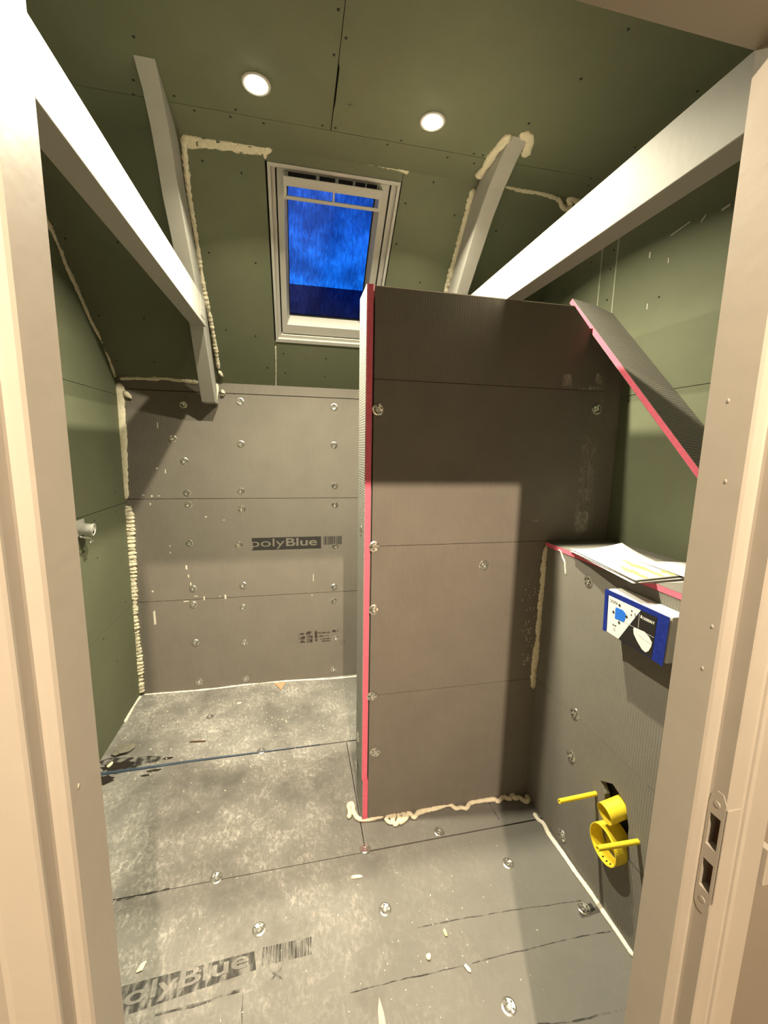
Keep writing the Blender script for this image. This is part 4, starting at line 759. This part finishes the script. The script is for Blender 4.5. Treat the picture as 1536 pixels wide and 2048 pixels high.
# ---------------------------------------------------------------- small things
tc_ = thing('tap_connector', (XL, 1.98, 1.12), 'grey plastic pipe connector with a metal clip on the left wall', 'pipe fitting')
box('wall_plate', XL, XL+0.008, 1.935, 2.045, 1.095, 1.165, M['plastic'], tc_, bevel=0.003)
bm = new_bm(); cyl_bm(bm, (XL+0.005, 2.000, 1.128), (1, 0.10, -0.12), 0.026, 0.024, 0.052, 28); bd = obj('connector_body', bm, M['plastic'], tc_)
ax = Vector((1, 0.10, -0.12)).normalized(); ec = Vector((XL+0.005, 2.000, 1.128))+ax*0.0523
for dz in (0.011, -0.011):
    bm = new_bm(); cyl_bm(bm, ec+Vector((0, 0, dz)), ax, 0.0078, 0.0078, 0.0006, 18); obj('connector_hole', bm, M['dark'], bd)
bm = new_bm(); tube_shell(bm, ec-ax*0.004, ax, 0.0265, 0.0235, 0.007, 28, 0.0); obj('collar', bm, M['plastic'], bd)
bm = new_bm(); add_tube(bm, catmull([(XL+0.03, 1.945, 1.102), (XL+0.045, 1.98, 1.090), (XL+0.045, 2.005, 1.080), (XL+0.045, 2.005, 1.068)], 0.006), 0.0038, 10); add_tube(bm, catmull([(XL+0.045, 1.99, 1.066), (XL+0.045, 2.005, 1.068), (XL+0.045, 2.022, 1.069)], 0.006), 0.0042, 10); obj('metal_clip', bm, M['metal'], tc_, smooth=True)

bm = new_bm(); path = catmull([(x, y, 0.001) for x, y, z in [(-0.925, 1.905, 0), (-0.685, 1.908, 0), (-0.423, 1.914, 0), (-0.19, 1.913, 0), (0.104, 1.914, 0)]], 0.03); k = len(path)
add_tube(bm, path, [0.0085*(1-0.82*i/(k-1)) for i in range(k)], 12)
tag(obj('cable', bm, M['cable'], None, smooth=True, origin=(-0.925, 1.905, 0)), 'dark blue grey line of cable lying in the floor joint from the left wall', 'cable')

def chip(name, x, y, sx, sy, sz, rot, m, label, cat, group=None, seed=0):
    bm = new_bm(); bmesh.ops.create_icosphere(bm, subdivisions=2, radius=1.0); rnd = random.Random(seed)
    for v in bm.verts: v.co *= 1+rnd.uniform(-0.22, 0.22)
    bm.transform(Matrix.Translation((x, y, sz*0.8)) @ Matrix.Rotation(rot, 4, 'Z') @ Matrix.Diagonal((sx, sy, sz, 1)))
    return tag(obj(name, bm, m, None, origin=(x, y, 0)), label, cat, group)
CH = 'foam scraps on the floor'
chip('foam_scrap', 0.190, 1.226, 0.021, 0.006, 0.004, -0.12, M['foam'], 'long flat foam scrap on the floor below the partition corner', 'scrap', CH, 1)
chip('foam_scrap', 0.439, 1.003, 0.005, 0.011, 0.005, 0.15, mat('yellow_foam', (0.85, 0.72, 0.35), 0.8), 'small yellow foam scrap on the floor between the scored lines', 'scrap', CH, 2)
chip('foam_scrap', 0.369, 0.953, 0.007, 0.008, 0.006, 0.6, M['foam'], 'squarish cream foam scrap left of the yellow one on the floor', 'scrap', CH, 3)
chip('foam_scrap', 0.471, 0.906, 0.005, 0.012, 0.005, 0.55, M['foam2'], 'small slanted cream foam scrap on the lower scored line', 'scrap', CH, 4)
chip('foam_scrap', -0.343, 2.343, 0.013, 0.006, 0.004, 0.2, M['foam'], 'pale foam scrap on the floor near the back wall', 'scrap', CH, 5)
chip('foam_scrap', -0.872, 1.955, 0.009, 0.018, 0.006, -0.3, M['foam'], 'foam scrap lying in the dark stain by the left wall', 'scrap', CH, 6)
chip('foam_scrap', -0.455, 1.095, 0.008, 0.016, 0.004, -0.5, M['foam'], 'long foam scrap at the left jamb above the faded print', 'scrap', CH, 7)
pb_ = prism('board_offcut', [(-0.545, 2.048, 0.0005), (-0.47, 2.040, 0.0005), (-0.468, 2.047, 0.0005), (-0.543, 2.056, 0.0005)], (0, 0, 0.004), M['brown'], None, origin=(-0.5, 2.05, 0)); tag(pb_, 'thin dark sliver lying on the floor near the left wall', 'sliver')
t_ = prism('wood_wedge', [(-0.152, 2.514, 0.001), (-0.077, 2.512, 0.001), (-0.106, 2.433, 0.001)], (0, 0, 0.005), M['wood'], None, origin=(-0.11, 2.49, 0)); tag(t_, 'small brown triangular piece on the floor against the back wall', 'wood piece')
t_ = prism('wood_splinter', [(0.206, 0.893, 0.001), (0.197, 0.865, 0.001), (0.193, 0.82, 0.001), (0.213, 0.80, 0.001), (0.212, 0.86, 0.001)], (0, 0, 0.004), mat('light_wood', (0.66, 0.47, 0.33), 0.8, noise=0.2, nscale=60), None, origin=(0.2, 0.86, 0)); tag(t_, 'long light brown wood splinter on the floor, low in the photo', 'wood piece')
# plasterboard offcut lump by the left wall
o = chip('plaster_lump', -0.845, 2.045, 0.05, 0.035, 0.012, 0.3, mat('dusty_plaster', (0.20, 0.19, 0.15), 0.9, noise=0.3, nscale=60), 'crumbled grey green lump of plaster by the left wall', 'plaster lump', None, 9)

# crumbs: foam dust nobody could count
bm = new_bm(); rnd = random.Random(11)
def crumb(x, y, s):
    T = Matrix.Translation((x, y, s*0.25)) @ Matrix.Rotation(rnd.uniform(0, 6.28), 4, 'Z') @ Matrix.Diagonal((s*rnd.uniform(0.6, 2.0), s*rnd.uniform(0.5, 1.0), s*0.4, 1))
    bmesh.ops.create_icosphere(bm, subdivisions=1, radius=1.0, matrix=T)
for _ in range(300):
    x = rnd.gauss(-0.30, 0.34); y = rnd.gauss(2.12, 0.24)
    if -0.91 < x < 0.225 and 1.0 < y < 2.52: crumb(x, y, rnd.uniform(0.0008, 0.0036))
for _ in range(150):
    x = rnd.uniform(-0.75, 0.2); y = rnd.uniform(0.8, 1.9); crumb(x, y, rnd.uniform(0.0006, 0.002))
for _ in range(70):
    x = rnd.gauss(0.42, 0.15); y = rnd.gauss(1.02, 0.12)
    if x < 0.93 and y < 1.42: crumb(x, y, rnd.uniform(0.0006, 0.002))
tag(obj('foam_crumbs', bm, M['foam'], None), 'pale foam and plaster crumbs scattered over the dusty floor', 'crumbs', None, 'stuff')
bm = new_bm()
for k in range(60):
    y = YP-0.0015; x = rnd.choice((-1, 1))*abs(rnd.gauss(0, 0.022))+0.955-0.02; z = rnd.uniform(0.60, 0.98)
    if x < 0.95:
        T = Matrix.Translation((x, y, z)) @ Matrix.Diagonal((0.002, 0.001, rnd.uniform(0.002, 0.006), 1)); bmesh.ops.create_icosphere(bm, subdivisions=1, radius=1.0, matrix=T)
tag(obj('foam_spatter', bm, M['chalk'], None), 'flecks of dried foam around the upright bead beside the cistern box', 'crumbs', None, 'stuff')
